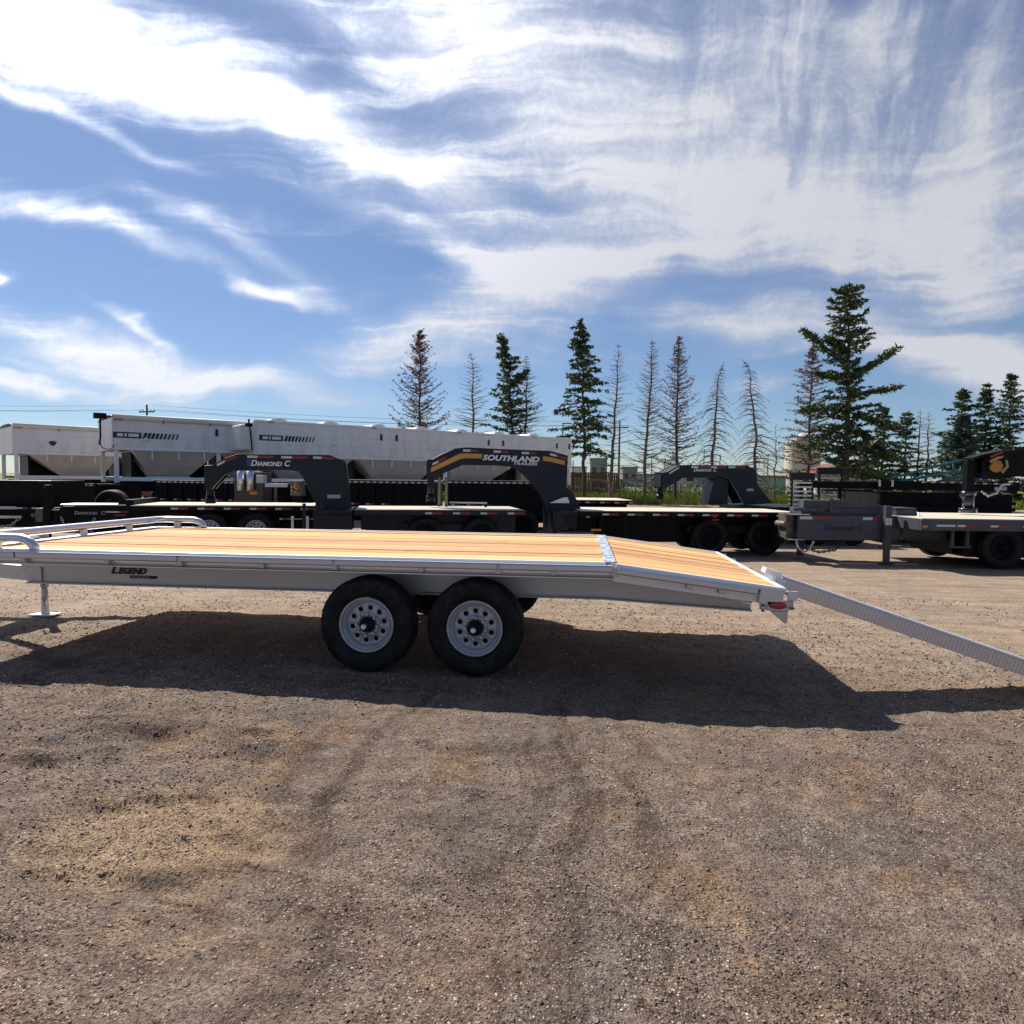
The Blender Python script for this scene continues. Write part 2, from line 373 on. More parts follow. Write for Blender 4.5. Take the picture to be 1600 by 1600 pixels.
co = np.stack([GX.ravel(), GY.ravel(), GZ.ravel()], 1)
ii = (np.arange(ny - 1)[:, None] * nx + np.arange(nx - 1)[None]).ravel()
quads = np.stack([ii, ii + 1, ii + nx + 1, ii + nx], 1)
def npmesh(name, co, faces, k):
    me = bpy.data.meshes.new(name); me.vertices.add(len(co)); me.vertices.foreach_set('co', co.astype(np.float32).ravel())
    me.loops.add(len(faces) * k); me.loops.foreach_set('vertex_index', faces.astype(np.int32).ravel())
    me.polygons.add(len(faces)); me.polygons.foreach_set('loop_start', np.arange(0, len(faces) * k, k, dtype=np.int32))
    me.update(calc_edges=True); return me
def ground_b(t, b):
    p = t.obj
    big = t.noise(p, .45, 5, .6, .5); mid = t.noise(p, 1.7, 6, .62, .8); fine = t.noise(p, 9, 6, .7)
    c = t.ramp(big, [(.3, (.160, .120, .092)), (.45, (.232, .175, .132)), (.56, (.212, .166, .132)), (.7, (.275, .208, .148))])
    c = t.mix(t.smooth(mid, .50, .66), c, (.270, .182, .112))       # tan clay patches
    c = t.mix(t.m('MULTIPLY', t.smooth(t.noise(t.mapping(p, loc=(7, 3, 0)), .8, 6, .65), .50, .62), .85), c, (.165, .140, .122))   # grey gravel
    c = t.mix(t.m('MULTIPLY', t.smooth(t.noise(t.mapping(p, (.7, 1.6, 1), (0, 0, R(20)), (3, 9, 0)), 1.1, 6, .7), .55, .70), .65), c, (.085, .058, .044))
    c = t.mix(t.smooth(fine, .25, .8), t.mix(1.0, c, (.60, .57, .56), 'MULTIPLY'), t.mix(1.0, c, (1.28, 1.26, 1.22), 'MULTIPLY'))
    c = t.mix(t.smooth(t.noise(t.mapping(p, (.9, 2.4, 1), (0, 0, R(28))), 2.2, 7, .72), .50, .72), c, t.mix(1.0, c, (.58, .52, .50), 'MULTIPLY'))
    pw = t.vm('ADD', p, t.vm('SCALE', t.noise(p, .7, 3, .5, col=True), .9))
    tr = t.noise(t.mapping(pw, (3.6, .35, 1), (0, 0, R(-8))), 1.0, 7, .68)
    c = t.mix(t.smooth(tr, .52, .68), c, t.mix(1.0, c, (.52, .47, .44), 'MULTIPLY')); c = t.mix(t.smooth(tr, .46, .34), c, t.mix(1.0, c, (1.35, 1.32, 1.28), 'MULTIPLY'))
    tl = t.noise(t.mapping(pw, (.5, 4.2, 1), (0, 0, R(-24))), 1.0, 7, .7)
    sl_ = t.new('ShaderNodeSeparateXYZ'); t.put(sl_.inputs[0], p)
    c = t.mix(t.m('MULTIPLY', t.smooth(tl, .52, .66), t.smooth(sl_.outputs[0], .2, -1.4)), c, t.mix(1.0, c, (.50, .43, .40), 'MULTIPLY'))
    mp = t.new('ShaderNodeMapping', vector_type='TEXTURE'); t.put(mp.inputs[0], t.vm('ADD', p, t.vm('SCALE', t.noise(p, 3, 4, .6, col=True), .5))); mp.inputs[1].default_value = (-1.52, -2.15, .25); mp.inputs[3].default_value = (.55, .42, 1)
    ln = t.new('ShaderNodeVectorMath', operation='LENGTH'); t.put(ln.inputs[0], mp.outputs[0])
    c = t.mix(t.m('MULTIPLY', t.smooth(ln.outputs['Value'], 1.3, .6), .8), c, (.34, .225, .13))
    sy = t.new('ShaderNodeSeparateXYZ'); t.put(sy.inputs[0], p)
    dry = t.m('MULTIPLY', t.smooth(t.m('ADD', sy.outputs[1], t.m('MULTIPLY', big, 3.0)), .6, 4.0), .7)
    c = t.mix(dry, c, t.mix(t.smooth(t.noise(t.mapping(p, (.6, 2.2, 1)), 1.9, 9, .75), .38, .62), (.31, .225, .155), (.50, .38, .27)))
    v = t.new('ShaderNodeTexVoronoi'); t.put(v.inputs[0], t.vm('ADD', p, t.vm('SCALE', t.noise(p, 40, 2, .5, col=True), .02))); v.inputs['Scale'].default_value = 105
    sp = t.new('ShaderNodeSeparateColor'); t.put(sp.inputs[0], v.outputs['Color'])
    inside = t.smooth(v.outputs['Distance'], .55, .30)
    pal = t.ramp(sp.outputs[0], [(.0, (.02, .016, .014)), (.3, (.085, .06, .048)), (.55, (.20, .15, .115)), (.78, (.33, .255, .195)), (.92, (.46, .37, .29)), (1, (.70, .62, .52))])
    amt = t.m('MULTIPLY', inside, t.m('ADD', .42, t.m('MULTIPLY', t.smooth(t.noise(p, 1.3, 4, .6), .40, .60), .55)))
    c = t.mix(amt, c, pal)
    fz = t.noise(p, 55, 6, .8)
    c = t.mix(t.smooth(fz, .36, .50), t.mix(1.0, c, (.50, .46, .44), 'MULTIPLY'), c); c = t.mix(t.smooth(fz, .53, .66), c, t.mix(1.0, c, (1.55, 1.52, 1.48), 'MULTIPLY'))
    v2 = t.new('ShaderNodeTexVoronoi'); t.put(v2.inputs[0], p); v2.inputs['Scale'].default_value = 30
    sp2 = t.new('ShaderNodeSeparateColor'); t.put(sp2.inputs[0], v2.outputs['Color'])
    big2 = t.m('MULTIPLY', t.smooth(v2.outputs['Distance'], .38, .22), t.smooth(sp2.outputs[1], .80, .86))
    c = t.mix(t.m('MULTIPLY', big2, .5), c, t.ramp(sp2.outputs[0], [(0, (.05, .04, .035)), (.5, (.22, .17, .13)), (1, (.45, .38, .30))]))
    h = t.m('ADD', t.m('MULTIPLY', inside, t.m('ADD', sp.outputs[1], .3)), t.m('MULTIPLY', big2, 2.0))
    h = t.m('ADD', h, t.m('MULTIPLY', fine, 1.6))
    t.put(b.inputs['Base Color'], c)
    dd = t.new('ShaderNodeVectorMath', operation='DISTANCE'); t.put(dd.inputs[0], p); dd.inputs[1].default_value = (0, -5.16, 0)
    n = t.new('ShaderNodeBump'); t.put(n.inputs['Strength'], t.m('ADD', .08, t.m('MULTIPLY', t.smooth(dd.outputs['Value'], 13.0, 3.0), .85))); n.inputs['Distance'].default_value = .006
    t.put(n.inputs['Height'], h); t.l.new(n.outputs[0], b.inputs['Normal'])
GRD = mat('packed_dirt_and_gravel', rough=.92, build=ground_b, spec=.2)
me = npmesh('gravel_yard', co, quads, 4); me.materials.append(GRD); me.polygons.foreach_set('use_smooth', [True] * len(quads))
link('gravel_yard', me, kind='structure', label='packed brown dirt and gravel yard')

# loose stones
rs = np.random.RandomState(5)
def pebbles(n, rmin, rmax, smin, smax, name, seed):
    rs = np.random.RandomState(seed)
    r_ = np.exp(rs.uniform(np.log(rmin), np.log(rmax), n * 2)); a = rs.uniform(-.95, .95, n * 2) - .1
    x = r_ * np.sin(a); y = -5.16 + r_ * np.cos(a)
    keep = rs.uniform(0, 1, n * 2) < np.clip((fbm(x * .9 + 4, y * .9, 4, 77) - .36) * 4.5, .12, 1)
    x = x[keep][:n]; y = y[keep][:n]; r_ = r_[keep][:n]; n = len(x)
    s = (smin + (smax - smin) * rs.uniform(0, 1, n) ** 3) * np.clip(r_ / 4, .75, 1.7)
    base = np.array([(1, 0, 0), (.3, .95, 0), (-.8, .6, 0), (-.8, -.6, 0), (.3, -.95, 0), (.1, .05, .7), (0, 0, -.6)])
    fac = np.array([(0, 1, 5), (1, 2, 5), (2, 3, 5), (3, 4, 5), (4, 0, 5), (1, 0, 6), (2, 1, 6), (3, 2, 6), (4, 3, 6), (0, 4, 6)])
    V = base[None] * rs.uniform(.65, 1.25, (n, 7, 3)); th = rs.uniform(0, 6.283, n); c, s_ = np.cos(th)[:, None], np.sin(th)[:, None]
    VX = (V[..., 0] * c - V[..., 1] * s_) * s[:, None]; VY = (V[..., 0] * s_ + V[..., 1] * c) * s[:, None]; VZ = V[..., 2] * s[:, None] * .8
    P = np.stack([VX + x[:, None], VY + y[:, None], VZ + (gz(x, y) + s * .15)[:, None]], 2).reshape(-1, 3)
    Fa = (fac[None] + (np.arange(n) * 7)[:, None, None]).reshape(-1, 3)
    me = npmesh(name, P, Fa, 3)
    at = me.attributes.new('rnd', 'FLOAT', 'POINT'); at.data.foreach_set('value', np.repeat(rs.uniform(0, 1, n), 7).astype(np.float32))
    def pb(t, b):
        a = t.new('ShaderNodeAttribute'); a.attribute_name = 'rnd'
        t.put(b.inputs['Base Color'], t.ramp(a.outputs['Fac'], [(0, (.03, .024, .02)), (.35, (.11, .08, .062)), (.6, (.22, .165, .125)), (.85, (.34, .265, .20)), (.96, (.48, .40, .31)), (1, (.72, .66, .55))]))
    me.materials.append(mat('loose_stone', rough=.8, build=pb))
    link(name, me, kind='stuff')
pebbles(95000, 1.5, 11, .0022, .0085, 'loose_gravel', 5)
pebbles(420, 1.6, 9, .006, .0115, 'larger_stones', 8)

# grass verge beyond the yard
def grass_b(t, b):
    n = t.noise(t.obj, .35, 6, .65); n2 = t.noise(t.obj, 3, 5, .7)
    c = t.ramp(n, [(.3, (.19, .21, .045)), (.5, (.26, .29, .06)), (.7, (.33, .30, .10))])
    t.put(b.inputs['Base Color'], t.mix(t.smooth(n2, .3, .75), t.mix(1.0, c, (.55, .6, .5), 'MULTIPLY'), c))
GRS = mat('rough_grass', rough=.9, build=grass_b, spec=.1)
MB().add([(-400, 38.5, .02), (400, 38.5, .02), (900, 900, .02), (-900, 900, .02)], [(0, 1, 2, 3)]).build('grass_verge', GRS, kind='structure', label='rough green grass verge beyond the yard')
def blades(n):
    rs = np.random.RandomState(11)
    x = rs.uniform(-45, 60, n); y = 38.6 + 32 * rs.uniform(0, 1, n) ** 1.5; h = rs.uniform(.12, .5, n) * (.6 + .8 * fbm(x * .3, y * .3, 3, 2)); wd = rs.uniform(.02, .05, n) * (y / 38)
    a = rs.uniform(0, 3.14, n); ca, sa = np.cos(a) * wd, np.sin(a) * wd; lx = rs.normal(0, .12, n); ly = rs.normal(0, .12, n)
    P = np.stack([np.stack([x - ca, y - sa, 0 * x], 1), np.stack([x + ca, y + sa, 0 * x], 1), np.stack([x + lx, y + ly, h], 1)], 1).reshape(-1, 3)
    me = npmesh('tall_grass', P, np.arange(n * 3).reshape(-1, 3), 3); me.materials.append(GRS); link('tall_grass', me, kind='stuff')
blades(90000)

# ------------------------------------------------------------------ wheels
def tyre_mesh(R_=.371, w_=.235, n=72):
    b = MB(); ri = R_ * .578; h = w_ / 2
    prof = [(ri, -h * .72), (ri + .012, -h * .86), (ri + .03, -h * .97), (R_ * .74, -h * 1.02), (R_ * .86, -h * 1.0), (R_ * .93, -h * .93), (R_ * .972, -h * .82), (R_ * .985, -h * .70)]
    for g in (-.45, 0, .45):
        prof += [(R_ * .998, (g - .2) * h), (R_ * .998, (g - .045) * h), (R_ * .975, (g - .04) * h), (R_ * .975, (g + .04) * h), (R_ * .998, (g + .045) * h)]
    prof += [(R_ * .998, .62 * h), (R_ * .985, h * .70), (R_ * .972, h * .82), (R_ * .93, h * .93), (R_ * .86, h), (R_ * .74, h * 1.02), (ri + .03, h * .97), (ri, h * .72)]
    b.lathe(prof, n)
    # raised sidewall rings and tread shoulder lugs
    for rr in (.70, .80): b.lathe([(R_ * rr - .003, -h * 1.005), (R_ * rr, -h * 1.035), (R_ * rr + .003, -h * 1.005)], n)
    for k in range(0, n, 2):
        M = Matrix.Rotation(-2 * math.pi * k / n, 4, 'Y')
        for sy in (-1, 1): b.box(R_ * .955, R_ * .990, sy * h * .76 - .006, sy * h * .76 + .006, -.007, .005, M)
    return b
def rim_mesh(r_=.2155, nh=10, hr=.0195, hc=.128):
    b = MB(); ro = r_
    b.lathe([(ro, .006), (ro, -.006), (ro - .012, -.012), (ro - .018, -.006), (ro - .020, .018), (ro - .027, .020), (ro - .029, .008), (ro - .036, .008), (ro - .040, .040), (ro - .048, .062)], 72)
    r1, r2 = .098, ro - .048; rm = (r1 + r2) / 2; dr = (r2 - r1) / 2; dth = math.pi / nh
    sq = [(-1, -1), (-.5, -1), (0, -1), (.5, -1), (1, -1), (1, -.5), (1, 0), (1, .5), (1, 1), (.5, 1), (0, 1), (-.5, 1), (-1, 1), (-1, .5), (-1, 0), (-1, -.5)]
    for k in range(nh):
        tm = 2 * dth * k + .15; vs = []
        cx, cz = hc * math.cos(tm), hc * math.sin(tm)
        for u, v in sq:
            rr = rm + v * dr; tt = tm + u * dth; vs.append((rr * math.cos(tt), .046 + .016 * (v + 1) / 2, rr * math.sin(tt)))
        for u, v in sq:
            a = math.atan2(v, u); ex, ez = -math.sin(tm), math.cos(tm); px, pz = math.cos(tm), math.sin(tm)
            du, dv = math.cos(a) * hr, math.sin(a) * hr
            vs.append((cx + ex * du + px * dv, .050, cz + ez * du + pz * dv))
        for u, v in sq:
            a = math.atan2(v, u); ex, ez = -math.sin(tm), math.cos(tm); px, pz = math.cos(tm), math.sin(tm)
            du, dv = math.cos(a) * hr * .94, math.sin(a) * hr * .94
            vs.append((cx + ex * du + px * dv, .060, cz + ez * du + pz * dv))
        fs = [(i, (i + 1) % 16, 16 + (i + 1) % 16, 16 + i) for i in range(16)] + [(16 + i, 16 + (i + 1) % 16, 32 + (i + 1) % 16, 32 + i) for i in range(16)]
        b.add(vs, fs, True)
    b.lathe([(r1, .046), (.094, .040), (.088, .030), (.080, .030), (.058, .034), (.058, .05)], 48)
    b.lathe([(ro - .002, .006), (ro - .03, .10), (ro - .03, .20)], 48)
    return b
TY = tyre_mesh(); RM = rim_mesh()
def wheel_assembly(parent, x, y, z, side=1, name='wheel', rimmat=RIM, first={}):
    """side=1: outer face towards -Y"""
    k = rimmat.name
    if k not in first:
        hub = MB(); hub.lathe([(.001, .10), (.056, .10), (.056, .0), (.052, -.012), (.038, -.016), (.036, -.05), (.030, -.056), (.001, -.056)], 32)
        cap = MB(); cap.lathe([(.022, -.050), (.022, -.072), (.016, -.080), (.0145, -.080), (.0145, -.066), (.001, -.066)], 24)
        lug = MB()
        for i in range(8):
            t = 2 * math.pi * i / 8 + .2; lug.lathe([(.0001, -.004), (.009, -.004), (.0105, .002), (.0105, .035)], 6, (.0815 * math.cos(t), 0, .0815 * math.sin(t)), smooth=False)
        drum = MB(); drum.lathe([(.001, .09), (.16, .09), (.16, .17), (.001, .17)], 32)
        w0 = RM.build(name, rimmat)
        ty = TY.build('tyre', RUB, w0); ty.location = (0, .1, 0)
        hub.build('hub', RIMB, w0); cap.build('hub_cap', CHROME if rimmat is RIM else RIMB, w0); lug.build('lug_nuts', STEEL if rimmat is RIM else RIMB, w0, kind='stuff'); drum.build('brake_drum', BLACK, w0)  # on dark rims, caps and lugs go black to imitate under-deck shade
        first[k] = w0; o = w0
    else: o = copy_tree(first[k])
    o.parent = parent; o.location = (x, y, z); o.rotation_euler = (0, rnd.uniform(0, 6), 0 if side == 1 else math.pi)
    return o

# ------------------------------------------------------------------ the aluminium deckover trailer
X0, X1, X2, WD, ZD, Z2 = -4.9155, .182, 1.473, 2.59, .907, .748
hero = thing('flatbed_trailer', 'silver aluminium flatbed trailer with orange plank deck and one ramp lowered to the ground', 'trailer', (0, 0, 0))
sl = math.atan2(ZD - Z2, X2 - X1); L2 = math.hypot(X2 - X1, ZD - Z2)
NP = 13; pw = (WD - .10) / NP
pm = MB().box(0, X1 - .012 - X0 - .05, .0065, pw - .0065, -.038, 0)
pm2 = MB().box(.085, L2 - .02, .0065, pw - .0065, -.038, 0)
p0 = pm.build('plank', WOOD, hero, .004); p1 = pm2.build('plank', WOOD, hero, .004)
for i in range(NP):
    for src, x, z, ry in ((p0, X0 + .05, ZD - .006, 0), (p1, X1, ZD - .006, sl)):
        o = src if i == 0 else src.copy()
        if i: COL.objects.link(o)
        o.location = (x, .05 + i * pw, z - rnd.uniform(0, .008)); o.rotation_euler = (0, ry, 0)
Mt = Matrix.Translation((X1, 0, ZD)) @ Matrix.Rotation(sl, 4, 'Y')
MB().box(-.012, .075, .045, WD - .045, -.03, .003, Matrix.Translation((X1, 0, ZD))).build('hinge_plate', TREADP, hero)
# rails: lip, groove, rub rail, lower channel
def rail(side):
    y = (lambda v: v) if side == 0 else (lambda v: WD - v)
    def bx(b, x0, x1, a, c, z0, z1, M=None):
        ya, yb = sorted((y(a), y(c))); b.box(x0, x1, ya, yb, z0, z1, M)
    segs = [(X0, -4.50), (-4.49, -3.13), (-3.10, -1.88), (-1.86, -.62), (-.60, X1 + .05)]
    lip = MB(); bx(lip, X0, X1, .012, .050, -.035 + ZD, ZD); lip.build('deck_edge_trim', ALUT, hero, .004)
    for a, c in segs:
        b = MB(); bx(b, a, c, -.022, .026, ZD - .073, ZD - .024); b.build('rub_rail', ALUR, hero, .010)
    b = MB(); bx(b, X0, X1 + .05, -.019, .011, ZD - .0245, ZD - .0205); b.build('rub_rail_cap', ALUT, hero)  # thin whitened strip added so the rail top reads as sunlit
    b = MB(); bx(b, X0, X1 + .05, .034, .050, ZD - .1275, ZD - .1205); b.build('lower_lip', ALUT, hero)
    for a in (-3.115, -1.87, -.61, X1 + .065, -4.43, -3.72, -2.45, -1.2, -.2):
        b = MB(); bx(b, a - .022, a + .022, -.010, .03, ZD - .105, ZD - .030); b.build('stake_pocket', ALUD, hero, .003)
    b = MB(); n0 = 8
    for (y0_, z0_), (y1_, z1_) in zip([(.030, -.072), (.030, -.095), (.048, -.101), (.040, -.112)], [(.030, -.095), (.048, -.101), (.040, -.112), (.060, -.124)]):
        ya, yb = y(y0_), y(y1_)
        b.add([(X0, ya, ZD + z0_), (X1 + .05, ya, ZD + z0_), (X1 + .05, yb, ZD + z1_), (X0, yb, ZD + z1_)], [(0, 1, 2, 3) if side == 0 else (3, 2, 1, 0)])
    bx(b, X0, X1 + .05, .055, .09, ZD - .128, ZD - .036); b.build('side_channel', ALU, hero)
    # beavertail
    M = Mt
    b = MB(); bx(b, .075, L2, .012, .050, -.035, .0, M); b.build('deck_edge_trim', ALUT, hero, .004)
    b = MB(); bx(b, .085, L2 - .20, -.022, .026, -.073, -.024, M); b.build('rub_rail', ALUR, hero, .010)
    b = MB()
    for i in range(4): bx(b, .07, L2 - .12, .034 + .005 * (i % 2), .06, -.085 - .012 * i, -.0745 - .012 * i, M)
    bx(b, .07, L2 - .02, .045, .085, -.135, -.036, M); b.build('side_channel', ALU, hero)
    for a in (.62, L2 - .45):
        b = MB(); bx(b, a - .022, a + .022, -.010, .03, -.105, -.026, M); b.build('stake_pocket', ALUD, hero, .003)
    b = MB(); bx(b, L2 - .185, L2 - .018, -.012, .03, -.132, -.018, M); b.build('end_plate', ALUR, hero, .003)
    for k in range(0): pass
    # tail lamp, bracket and skid foot
    lx = X2 - .085
    b = MB(); ys = -1 if side == 0 else 1
    pr = [(.001, -.016), (.03, -.016), (.040, -.010), (.042, .004)]
    b.lathe([(r_, v) for r_, v in pr], 28)
    b.v = [(vx * 1.55 + lx + .02, y(-.014) + (vy if side == 0 else -vy), vz * .62 + .628) for vx, vy, vz in b.v]
    b.build('tail_lamp', REDL, hero)
    b = MB(); bx(b, lx - .055, lx + .095, -.012, .006, .588, .656); b.build('lamp_bracket', ALUD, hero, .003)
    b = MB(); b.prism([(lx - .03, .586), (lx + .095, .586), (lx + .093, .500), (lx + .075, .497)], *sorted((y(.0), y(.04)))); b.build('skid_foot', ALUD, hero, .003)
    b = MB(); b.tube([(lx - .075, y(.02), .575), (lx - .075, y(.02), .625)], .012, 10); b.build('hinge_pin', STEEL, hero)
rail(0); rail(1)
# front and rear edge
box('front_bumper', ALU, hero, X0 - .055, X0 + .05, .052, WD - .052, ZD - .115, ZD - .001, .006)
b = MB().box(L2 - .035, L2, .052, WD - .052, -.10, .003, Mt); b.build('rear_bumper', ALUT, hero, .004)
hx = X2 + .035
MB().tube([(hx, .04, Z2 - .045), (hx, WD - .04, Z2 - .045)], .020, 12).build('ramp_hinge_bar', ALU, hero)
for yy in (.46, .60, 1.30, 2.0, 2.45): box('hinge_lug', ALU, hero, X2 - .005, hx + .03, yy, yy + .02, Z2 - .08, Z2 - .01, .003)
# main beams with bevelled nose and tapering tail, cross members, axles
for y0 in (.5, WD - .62):
    b = MB(); top = ZD - .129
    web = [(X0 + .02, top), (X0 - .03, top - .045), (X0 + .055, .548), (X1, .545), (X2 - .12, .482), (X2 - .12, .535), (X1 + .02, top)]
    b.prism(web, y0 + .05, y0 + .062)
    for za, zb in ((.545, .558),): b.box(X0 + .06, X1, y0, y0 + .115, za, zb)
    b.box(X0, X1, y0, y0 + .115, top - .012, top)
    b.prism([(X1, .545), (X1, .557), (X2 - .12, .496), (X2 - .12, .483)], y0 + .002, y0 + .113)
    b.prism([(X1 + .02, top - .012), (X1 + .02, top), (X2 - .12, .560), (X2 - .12, .546)], y0 + .002, y0 + .113)
    b.build('main_beam', ALUD, hero, .003)
b = MB()
x = X0 + .3
cm = MB().box(0, .04, .06, WD - .06, ZD - .127, ZD - .046).build('cross_member', ALUD, hero); k = 0
while x < X1 - .1:
    o = cm if k == 0 else cm.copy()
    if k: COL.objects.link(o)
    o.location = (x, 0, 0); x += .42; k += 1
for x in (X1 + .3, X1 + .7, X1 + 1.05):
    o = cm.copy(); COL.objects.link(o); o.location = (x, 0, -(x - X1) * math.tan(sl))
XW = (-1.6365, -.7944)
for x in XW:
    MB().tube([(x, .2, .40), (x, WD - .2, .40)], .045, 12).build('axle', BLACK, hero)
    for yy, s_ in ((.052, 1), (WD - .052, -1)): wheel_assembly(hero, x, yy, .374, s_)
for yy in (.555, WD - .565):
    b = MB(); xm = sum(XW) / 2
    for s_ in (-1, 1):
        for k in range(4):
            hl = .34 - .06 * k; pts = [(xm + s_ * .42 + u * hl, yy, .455 + .06 * (1 - u * u) - .014 * k - .02) for u in (-1, -.5, 0, .5, 1)]
            for p, q in zip(pts, pts[1:]): b.prism([(p[0], p[2]), (q[0], q[2]), (q[0], q[2] - .012), (p[0], p[2] - .012)], yy - .03, yy + .03)
    b.box(xm - .09, xm + .09, yy - .035, yy + .035, .42, .56)
    b.build('leaf_spring', BLACK, hero)
# bent front guard rail
def railpath():
    zc = ZD + .085; x = X0 + .02; ya, yb = .03, WD - .03; pts = []
    pts.append((X0 + .56, ya, ZD - .01)); 
    for t in (15, 35, 55, 75, 90): pts.append((X0 + .41 + .15 * math.cos(R(t)), ya, ZD - .01 + (.095) * math.sin(R(t))))
    pts += [(X0 + .25, ya, zc)]
    for t in (0, 22, 45, 68, 90): pts.append((x + .12 - .12 * math.sin(R(t)), ya + .12 - .12 * math.cos(R(t)), zc))
    for t in (0, 22, 45, 68, 90): pts.append((x + .12 - .12 * math.cos(R(t)), yb - .12 + .12 * math.sin(R(t)), zc))
    pts += [(X0 + .25, yb, zc)]
    for t in (90, 75, 55, 35, 15): pts.append((X0 + .41 + .15 * math.cos(R(t)), yb, ZD - .01 + (.095) * math.sin(R(t))))
    pts.append((X0 + .56, yb, ZD - .01)); return pts
MB().tube(railpath(), .036, 16).build('front_guard_rail', ALU, hero)
for y0 in (.55, 1.30, 2.0): box('rail_post', ALU, hero, X0 + .0, X0 + .04, y0 - .03, y0 + .03, ZD - .003, ZD + .062, .003)
for y0 in (.0, WD - .05): box('rail_post', ALU, hero, X0 + .20, X0 + .26, y0, y0 + .05, ZD - .003, ZD + .06, .003)
# tongue, coupler, jack, chains
b = MB()
def beam2(b, p, q, w_, h_):
    p = Vector(p); q = Vector(q); d = q - p; M = Matrix.Translation(p) @ d.to_track_quat('X', 'Z').to_matrix().to_4x4()
    b.box(0, d.length, -w_ / 2, w_ / 2, -h_ / 2, h_ / 2, M)
for ya in (.56, WD - .56):
    b = MB(); beam2(b, (X0 + .2, ya, .62), (X0 - 1.62, WD / 2 + (.06 if ya > 1 else -.06), .60), .06, .13); b.build('tongue_beam', ALUD, hero, .003)
b = MB(); b.box(X0 - 1.95, X0 - 1.55, WD / 2 - .05, WD / 2 + .05, .55, .66); b.tube([(X0 - 1.95, WD / 2, .60), (X0 - 2.08, WD / 2, .60)], .06, 12); b.build('coupler', BLACK, hero, .004)
b = MB(); b.box(X0 - .9, X0 - .5, .9, WD - .9, .56, .64); b.build('tongue_crossbar', ALUD, hero, .003)
jx, jy = -5.425, 1.42
b = MB(); b.tube([(jx, jy, .15), (jx, jy, .40)], .030, 14); b.tube([(jx, jy, .36), (jx, jy, .86)], .038, 16); b.tube([(jx, jy, .86), (jx, jy, .90)], .045, 16)
b.build('jack_leg', ALUD, hero)
b = MB(); b.prism([(-.125, -.08), (.125, -.08), (.125, .08), (-.125, .08)], 0, .012, 'z'); b.tube([(0, 0, .012), (0, 0, .02), (0, 0, .10)], [.07, .04, .032], 14)
b.v = [(vx + jx, vy + jy, vz + .072) for vx, vy, vz in b.v]; b.build('jack_foot', WHITE, hero, .002)
MB().tube([(jx, jy, .84), (jx, jy - .12, .84), (jx, jy - .12, .70)], .008, 8).build('jack_crank', STEEL, hero)
def chain(pts, r_, m, parent, n):
    """links of a hanging chain along a polyline"""
    b = MB(); P = [Vector(p) for p in pts]; L = [(P[i + 1] - P[i]).length for i in range(len(P) - 1)]; T = sum(L)
    for k in range(n):
        s_ = T * (k + .5) / n; i = 0
        while i < len(L) - 1 and s_ > L[i]: s_ -= L[i]; i += 1
        c = P[i].lerp(P[i + 1], s_ / L[i]); d = (P[i + 1] - P[i]).normalized(); q = d.to_track_quat('X', 'Z').to_matrix().to_4x4()
        M = Matrix.Translation(c) @ q @ Matrix.Rotation(R(90) * (k % 2), 4, 'X'); hl = T / n * .72
        ring = [M @ Vector((hl * math.cos(t), hl * .62 * math.sin(t), 0)) for t in np.linspace(0, 2 * math.pi, 9)]
        b.tube(ring, r_, 5, cap=False)
    return b.build('safety_chain', m, parent)
chain([(X0 - .95, 1.0, .58), (X0 - .93, .98, .35), (X0 - .90, 1.0, .18), (X0 - .86, 1.05, .10)], .006, STEEL, hero, 14)
# lettering on the near beam
yb_ = .5 + .045
smallcaps([('L', .098, .067), ('EGEND', .070, 0)], -4.078, yb_, .648, LETK, hero, .32, .0035, 1.10)
box('lettering_plate', LETK, hero, -3.905, -3.655, yb_ - .0, yb_ + .004, .608, .634)
text('lettering', 'TRAILERS', .024, (-3.895, yb_ - .003, .613), LABEL, hero, .0, .0, sx=1.75, ext=.001)
# lowered ramp
ramp_a = math.atan2(.788 - .195, 3.331 - 1.53); rl = 2.62
Mr = Matrix.Translation((1.515, 0, .795)) @ Matrix.Rotation(ramp_a, 4, 'Y')
b = MB(); b.box(.05, rl, .40, .425, -.116, -.009, Mr); b.build('ramp_side', ALUR, hero, .002)
rb0 = MB().box(0, .011, .3965, .3995, -.112, -.012).build('ramp_rib', ALUR, hero, kind='part'); del rb0['kind']
for k in range(int((rl - .07) / .027)):
    o = rb0 if k == 0 else rb0.copy()
    if k: COL.objects.link(o)
    o.matrix_local = Mr @ Matrix.Translation((.065 + k * .027 + rnd.uniform(-.001, .001), 0, 0))
b = MB(); b.box(.0, rl, .390, .50, -.008, .008, Mr); b.build('ramp_flange', ALUT, hero, .002)
b = MB().box(.03, rl, .427, .755, -.108, -.100, Mr); b.build('ramp_plate', ALU, hero)
rg = MB().box(0, .05, .43, .755, -.099, -.085).build('ramp_tread', ALU, hero)
for k in range(22):
    o = rg if k == 0 else rg.copy()
    if k: COL.objects.link(o)
    o.matrix_local = Mr @ Matrix.Translation((.06 + k * .106, 0, 0))
b = MB(); b.box(.03, rl, .757, .785, -.114, -.06, Mr); b.build('ramp_side', ALUR, hero, .002)
box('ramp_hinge_bracket', WHITE, hero, X2 + .03, X2 + .10, .085, .10, Z2 - .10, Z2 - .03, .004)
b = MB().box(-.10, .02, .40, .52, -.02, .022, Mr); b.box(.0, .07, .385, .389, -.08, -.02, Mr); b.build('ramp_hinge_bracket', ALUT, hero, .004)
b = MB().box(0, .05, .40, .78, -.1, -.02, Mr); b.build('ramp_head', ALU, hero)
